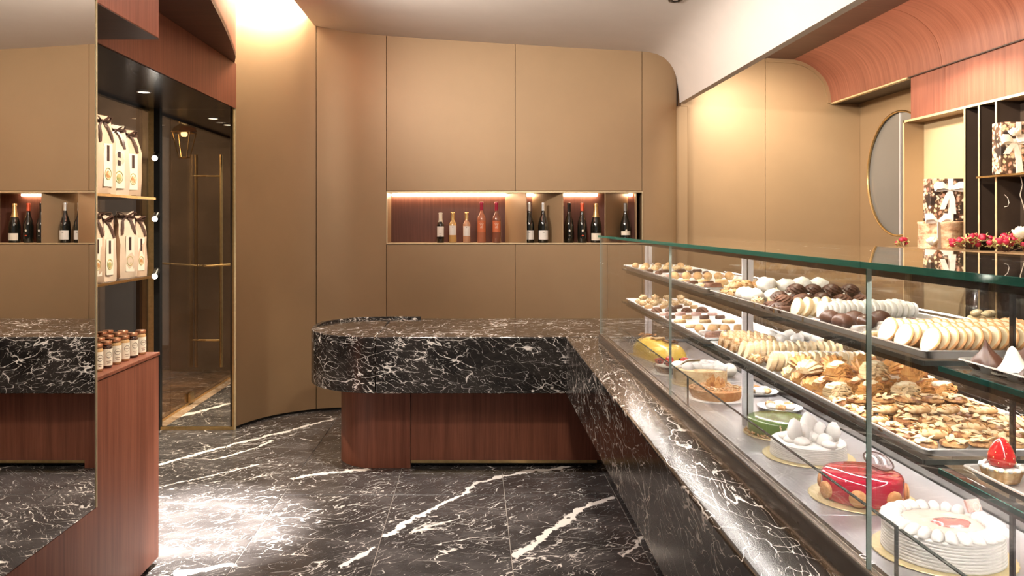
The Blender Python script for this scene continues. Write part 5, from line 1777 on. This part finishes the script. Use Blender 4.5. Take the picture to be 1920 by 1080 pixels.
# ================================================================== BAGS AND JARS
def paper_bag(x, y, z, w, d, h, rz, label, seed, mat='kraft'):
    root = thing('paper_bag', label, 'bag', (x, y, z), rz, 'paper bags on the wall shelves')
    rnd = random.Random(seed)
    b = MB()

    def ring(k, kd, zz, sh=0.0, push=0.0):
        pts = []
        for sx, sy in ((-1, -1), (-.5, -1.0), (0, -1), (.5, -1.0), (1, -1), (1 - push, 0), (1, 1), (.5, 1), (0, 1), (-.5, 1), (-1, 1), (-1 + push, 0)):
            pts.append((sx * w / 2 * k + rnd.uniform(-.004, .004), sy * d / 2 * kd + sh + rnd.uniform(-.0035, .0035), zz + rnd.uniform(-.005, .005) * (zz > 0.01)))
        return pts
    b.loft([ring(.96, .96, 0.0), ring(1, 1, .006), ring(1.02, 1.06, h * .25), ring(1.0, 1.05, h * .5), ring(.99, 1.0, h * .66), ring(.97, .62, h * .80, 0, .2), ring(.95, .22, h * .92, 0, .35), ring(.93, .10, h * .975, .004, .3), ring(.93, .10, h, .004, .2)])
    b.build('paper_body', mat, root, smooth=22)
    # rolled top, tied with a dark ribbon whose ends hang down the front
    r_ = MB()
    r_.ribbon([(-w * .5, -.008, h * .925), (0, -.012, h * .93), (w * .5, -.008, h * .925)], .014, .002)
    r_.ribbon([(w * .5, .010, h * .925), (0, .014, h * .93), (-w * .5, .010, h * .925)], .014, .002)
    for s in (-1, 1):
        r_.ribbon([(s * .004, -.012, h * .93), (s * .028, -.020, h * .985), (s * .044, -.016, h * .99), (s * .034, -.016, h * .94), (s * .004, -.013, h * .925)], .012, .0018, (0, 1, .3))
        r_.ribbon([(s * .006, -.014, h * .925), (s * .020, -d * .30, h * .86), (s * .026, -d * .50, h * .76), (s * .030, -d * .535, h * .66)], .011, .0018, (1, 0, 0))
    r_.build('tie_ribbon', 'ribbon_brown', root, smooth=40)
    # front label strip with dark lettering block, oval sticker
    MB().ribbon([(w * .06, -d * .545, h * .64), (w * .06, -d * .545, h * .10)], w * .46, .0012, (1, 0, 0)).build('label_strip', 'label_cream', root)
    MB().ribbon([(w * .06, -d * .558, h * .62), (w * .06, -d * .558, h * .42)], w * .13, .0012, (1, 0, 0)).build('dark_panel', 'ink', root)
    t = MB()
    for i in range(6):
        t.box(w * .06 - w * .05, w * .06 + w * .05, -d * .566, -d * .560, h * (.435 + i * .030), h * (.435 + i * .030) + .0035)
    t.build('panel_print', 'label_cream', root)
    MB().torus((w * .06, -d * .558, h * .26), w * .16, .0016, 24, 6, rot=Matrix.Rotation(PI / 2, 3, 'X') @ Matrix.Diagonal((1, 1.5, 1))).build('oval_sticker', 'sepal', root)
    MB().ell((w * .06, -d * .552, h * .25), w * .12, .0016, w * .17, 14, 8).build('sticker_print', 'nut' if seed % 2 else 'sepal', root, smooth=60)
    return root


Z1, Z2 = 1.7172, 1.3582
paper_bag(-1.540, 3.290, Z1, .095, .070, .325, R(66), 'tall kraft paper bag on the upper wall shelf, against the mirror edge', 1)
paper_bag(-1.545, 3.425, Z1, .10, .070, .300, R(48), 'kraft paper bag on the upper wall shelf, second from the mirror edge', 2, 'kraft_light')
paper_bag(-1.550, 3.560, Z1, .10, .070, .295, R(60), 'crumpled kraft paper bag at the free end of the upper wall shelf', 3)
paper_bag(-1.670, 3.400, Z1, .10, .070, .300, R(64), 'kraft paper bag in the back row of the upper wall shelf', 4)
paper_bag(-1.535, 3.200, Z2, .085, .062, .285, R(62), 'kraft paper bag on the lower wall shelf, half behind the mirror edge', 5)
paper_bag(-1.540, 3.308, Z2, .085, .062, .272, R(72), 'pale kraft bag on the lower wall shelf, second from the mirror edge', 6, 'kraft_light')
paper_bag(-1.600, 3.415, Z2, .105, .070, .285, R(24), 'broad kraft bag turned to show its plain side on the lower wall shelf', 7)
paper_bag(-1.540, 3.522, Z2, .085, .060, .290, R(54), 'kraft paper bag with dark ribbon, second from the free end of the lower shelf', 8, 'kraft_light')
paper_bag(-1.535, 3.618, Z2, .080, .058, .275, R(66), 'kraft paper bag at the free end of the lower wall shelf', 9)


def jar(x, y, z, dark, label, h=.112, r=.0235):
    root = thing('spread_jar', label, 'jar', (x, y, z), R(52) + jit(.1), 'jars on the walnut cabinet')
    MB().lathe([(r * .85, 0), (r, .004), (r, h * .76), (r * .93, h * .82), (r * .84, h * .85), (r * .84, h * .90)], 24).build('glass_body', 'cocoa_jar' if dark else 'honey', root, smooth=45)
    MB().lathe([(r * .90, h * .865), (r * .96, h * .87), (r * .96, h * .985), (r * .90, h), (r * .3, h)], 24).build('copper_lid', 'copper', root, smooth=40)
    curved_label(r, h * .10, h * .72, 'label_cream', root, half=70)
    b = MB()
    for k in range(20):
        a0 = 2 * PI * k / 20
        aa = R(-90) + .50 * math.cos(a0)
        a1 = 2 * PI * (k + 1) / 20
        ab = R(-90) + .50 * math.cos(a1)
        b.tube([((r + .0008) * math.cos(aa), (r + .0008) * math.sin(aa), h * .50 + .0125 * math.sin(a0)), ((r + .0008) * math.cos(ab), (r + .0008) * math.sin(ab), h * .50 + .0125 * math.sin(a1))], .0007, 4)
    b.build('oval_emblem', 'ink', root)
    b = MB()
    for dz, wv_ in ((.50, .34), (.27, .42), (.20, .30)):
        pts = [((r + .0007) * math.cos(R(-90) + wv_ * t), (r + .0007) * math.sin(R(-90) + wv_ * t), h * dz) for t in (-1, -.5, 0, .5, 1)]
        b.tube(pts, .0009, 4)
    b.build('label_print', 'twig', root)
    return root


ys = [3.272, 3.356, 3.440, 3.524, 3.612, 3.700]
rown = ['front', 'middle', 'back']
for r_, x in enumerate((-1.545, -1.615, -1.685)):
    for i, y in enumerate(ys):
        dk = (i + r_) % 6 in (1, 4)
        jar(x - .004 * r_, y + .012 * r_ - (.03 if r_ and i == 5 else 0), .9932, dk, f'{"dark" if dk else "honey-coloured"} spread jar with copper lid, {ORD[i]} from the mirror in the {rown[r_]} row')


# ================================================================== GIFTS AND FLOWERS ON THE WALL SHELVES
def bow(root, c, w, front=-1, tails=((-.055, -.15), (.012, -.165))):
    b = MB()
    for s in (-1, 1):
        pts = [(0, 0, 0), (s * w * .45, -.022, w * .22), (s * w * .85, -.026, w * .20), (s * w * .95, -.016, w * .04), (s * w * .6, -.006, -w * .02), (0, 0, 0)]
        b.ribbon([tuple(Vector(p) + Vector(c)) for p in pts], [.02, .045, .05, .045, .035, .02], .0015, (0, .35, 1))
    b.ell(c, .016, .014, .016, 12, 8)
    for dx, dz in tails:
        pts = [(0, -.004, 0), (dx * .45, -.012, dz * .4), (dx, -.010, dz)]
        b.ribbon([tuple(Vector(p) + Vector(c)) for p in pts], [.018, .036, .034], .0015, (1, 0, 0))
    return b.build('bow', 'ribbon_white', root, smooth=60)


br = thing('birch_bark_box', 'round birch-bark box with white ribbon and a small cream rose on the shelf ledge', 'gift box', (3.085, 5.30, LZ + .0005))
MB().lathe([(.128, 0), (.132, .004), (.130, .16), (.134, .165), (.134, .178), (.128, .18), (.04, .18)], 40, fn=lambda u, z: 1 + .012 * math.sin(2 * PI * u * 7 + z * 40)).build('bark_body', 'birch', br, smooth=45)
MB().ribbon([(-.075, -.118, .178), (-.078, -.122, .09), (-.072, -.121, .005)], .045, .002, (1, .6, 0)).build('hanging_ribbon', 'ribbon_white', br)
b = MB()
for s in (-1, 1):
    b.ribbon([(-.075, -.11, .178), (-.075 + s * .04, -.115, .215), (-.075 + s * .085, -.11, .212), (-.075 + s * .08, -.10, .185), (-.075, -.10, .178)], [.02, .04, .045, .04, .02], .002, (0, .4, 1))
b.build('bow', 'ribbon_white', br, smooth=60)

gb = thing('floral_gift_box', 'square flower-printed gift box with a white ribbon bow, upright on the birch-bark box', 'gift box', (3.135, 5.345, LZ + .1815), R(-3))
MB().box(-.112, .112, -.045, .045, 0, .285).build('box_body', 'floral', gb, bevel=.003)
MB().ribbon([(.02, -.0465, .284), (.022, -.047, .14), (.02, -.0465, .002)], .034, .0015, (1, 0, 0)).build('vertical_ribbon', 'ribbon_white', gb)
bow(gb, (.012, -.052, .215), .115, tails=((-.055, -.135), (.018, -.165)))

g2 = thing('floral_gift_box', 'flower-printed gift box with white rosebud and ribbon on the small upper shelf', 'gift box', (3.195, 4.74, 1.8885), R(-4))
MB().box(-.10, .10, -.045, .045, 0, .305).build('box_body', 'floral', g2, bevel=.003)
MB().ribbon([(.0, -.0465, .304), (.0, -.047, .14), (.0, -.0465, .002)], .030, .0015, (1, 0, 0)).build('vertical_ribbon', 'ribbon_white', g2)
bow(g2, (-.028, -.052, .19), .085, tails=((-.05, -.075), (.03, -.18)))


def petal_rose(root, c, r, mat='petal_white', name='rose_head', n=3):
    b = MB()
    for j in range(n):
        k = 1 - j * .24
        m = 5
        for i in range(m):
            a = 2 * PI * i / m + j * .6
            rt = Matrix.Rotation(a, 3, 'Z') @ Matrix.Rotation(.75 - .32 * j, 3, 'Y')
            b.ell(tuple(Vector(c) + Vector((math.cos(a) * r * .42 * k, math.sin(a) * r * .42 * k, r * .10 * j))), r * .20, r * .46 * k, r * .62, 8, 6, rot=rt)
    b.ell((c[0], c[1], c[2] + r * .12), r * .4, r * .4, r * .55, 10, 8)
    return b.build(name, mat, root, smooth=75)


petal_rose(g2, (-.045, -.085, .235), .040)
petal_rose(br, (-.125, -.125, .045), .045)


def bud_parts():
    b = MB()
    rings = []
    prof = [(.3, -.1), (.75, .05), (1, .45), (.92, .95), (.6, 1.4), (.25, 1.7), (.06, 1.78)]
    for k, z in prof:
        rings.append([(k * math.cos(2 * PI * i / 12) * (1 + .08 * math.cos(3 * 2 * PI * i / 12 + z * 2)), k * math.sin(2 * PI * i / 12) * (1 + .08 * math.cos(3 * 2 * PI * i / 12 + z * 2)), z) for i in range(12)])
    return b.loft(rings)


bud_me = bud_parts().build('rosebud', 'petal_red', None, smooth=70)
s_ = MB()
for i in range(5):
    a = 2 * PI * i / 5
    s_.ribbon([(.25 * math.cos(a), .25 * math.sin(a), -.12), (.9 * math.cos(a), .9 * math.sin(a), .0), (1.35 * math.cos(a), 1.35 * math.sin(a), .35), (1.9 * math.cos(a), 1.9 * math.sin(a), .25)], [.5, .6, .45, .08], .06, (-math.sin(a), math.cos(a), 0))
sep_me = s_.build('sepals', 'sepal', bud_me, smooth=60)


def leaf_mesh(parent, c, l, w, az, el, mat='leaf'):
    b = MB()
    rings = []
    rot = Matrix.Rotation(az, 3, 'Z') @ Matrix.Rotation(-el, 3, 'Y')
    for j in range(7):
        t = j / 6
        ww = w * math.sin(PI * min(1, .06 + .92 * t)) ** .8
        z = -.25 * l * (t - .5) ** 2
        rings.append([tuple(rot @ Vector((t * l, sx * ww, z + .12 * abs(sx) * w + dz)) + Vector(c)) for sx, dz in ((-1, 0), (0, 0), (1, 0), (1, -.0012), (0, -.0012), (-1, -.0012))])
    return b.loft(rings).build('leaf', mat, parent, smooth=60)


used_bud = False


def bouquet(label, x, y, n, sx, sy, sz, seed, leaves=(), r=.0185, stems=True):
    global used_bud
    rnd = random.Random(seed)
    root = thing('rosebud_bunch', label, 'flowers', (x, y, LZ + .0005), 0, 'rosebud bunches on the ledge')
    st = MB()
    for k in range(n):
        px_, py_ = rnd.uniform(-1, 1) * sx, rnd.uniform(-1, 1) * sy
        hz = (1 - (px_ / sx) ** 2 * .6) * sz
        pz = rnd.uniform(.25, 1) * hz + r
        if used_bud:
            o = bud_me.copy()
            COL.objects.link(o)
            q = sep_me.copy()
            COL.objects.link(q)
            q.parent = o
        else:
            o = bud_me
            used_bud = True
        o.parent = root
        o.location = (px_, py_, pz)
        sc = r * rnd.uniform(.8, 1.2)
        o.scale = (sc, sc, sc)
        o.rotation_euler = (rnd.uniform(-.2, 1.5), rnd.uniform(-1.2, 1.2), rnd.uniform(0, 6))
        o.rotation_mode = 'XYZ'
        if stems:
            st.tube([(px_, py_, pz), (px_ * .6, py_ * .5 + .01, pz * .5), (px_ * .2 + .02, .03, .004)], .0018, 5)
    if stems:
        st.build('stems', 'twig', root, smooth=60)['kind'] = 'stuff'
    for c, l, w, az, el, mat in leaves:
        leaf_mesh(root, c, l, w, az, el, mat)
    return root


bouquet('pair of red rosebuds with dry twigs at the very end of the shelf ledge', 3.06, 5.70, 4, .045, .03, .03, 2)
bouquet('bunch of many red rosebuds with dry sepals before the birch-bark box', 3.12, 5.00, 22, .13, .07, .085, 3, [((.02, .02, .05), .09, .028, 2.6, .3, 'leaf_dark'), ((.06, -.04, .035), .085, .028, .2, .1, 'leaf_dark'), ((.0, -.03, .05), .08, .024, -1.2, .2, 'leaf')])
bouquet('bunch of red rosebuds lying under the dark shelf bays with dark leaves', 3.23, 4.83, 9, .06, .05, .085, 5, [((-.03, .0, .03), .09, .03, 2.2, .2, 'leaf_dark'), ((.02, -.02, .04), .08, .026, -.6, .2, 'leaf_dark')])
bouquet('bunch of red rosebuds with broad grey-green leaves and a white rose', 3.075, 4.62, 16, .075, .06, .085, 7, [((.075, -.05, .012), .085, .030, -.15, .05, 'leaf'), ((.09, -.02, .045), .08, .030, .3, .3, 'leaf'), ((.085, -.04, .03), .09, .032, -.6, .25, 'leaf')])
wr_ = thing('white_rose', 'single large white rose lying behind the rosebuds on the ledge', 'flower', (3.235, 4.73, LZ + .075))
petal_rose(wr_, (0, 0, .03), .060)
MB().tube([(0, 0, .02), (.01, .02, -.02), (.045, .05, -.072)], .004, 6).build('stem', 'twig', wr_)
wr2 = thing('white_rose', 'white rose with ribbon at the frame edge of the ledge, beside grey-green leaves', 'flower', (3.22, 4.46, LZ + .04))
petal_rose(wr2, (0, 0, .05), .055)
petal_rose(wr2, (.01, -.02, .0), .045)
MB().tube([(0, 0, .02), (.02, .02, -.01), (.05, .04, -.037)], .004, 6).build('stem', 'twig', wr2)
cr = MB()
cr.ribbon([(0, 0, 0), (.012, -.004, -.06), (-.004, -.006, -.12), (.022, -.004, -.20), (.032, 0, -.245)], .006, .001, (1, .2, 0))
tag(cr.build('curled_ribbon', 'ribbon_white', None, (3.195, 4.686, 1.884)), 'thin white ribbon hanging from the upper gift box', 'ribbon')
cr = MB()
cr.tube([(0, 0, .05), (.02, 0, .03), (.028, 0, .0), (.02, 0, -.02), (.0, 0, -.024)], .0016, 6)
tag(cr.build('looped_ribbon', 'ribbon_white', None, (3.172, 4.79, 1.72)), 'thin looped white ribbon end on the dark shelf divider', 'ribbon')

# cookie jar on the worktop behind the case
cj = thing('cookie_jar', 'waisted glass jar filled with biscuits behind the pastry case', 'jar', (3.02, 4.78, .9555))
MB().lathe([(.075, 0), (.10, .01), (.115, .08), (.105, .16), (.085, .22), (.080, .26), (.10, .31), (.118, .335), (.122, .34), (.114, .336), (.094, .308), (.075, .262), (.080, .22), (.100, .16), (.109, .08), (.094, .014), (.02, .012)], 40).build('glass_body', glass('jar_glass', (0.93, .92, .90), 0.0, 1.45), cj, smooth=60)
for k in range(14):
    a, q = k * 2.4, .058 * math.sqrt((k % 7 + .5) / 7)
    MB().ell((q * math.cos(a), q * math.sin(a), .034 + .036 * (k // 5)), .030, .026, .020, 10, 6, .15, 3, k).build('biscuit', 'biscuit_face', cj, smooth=70)
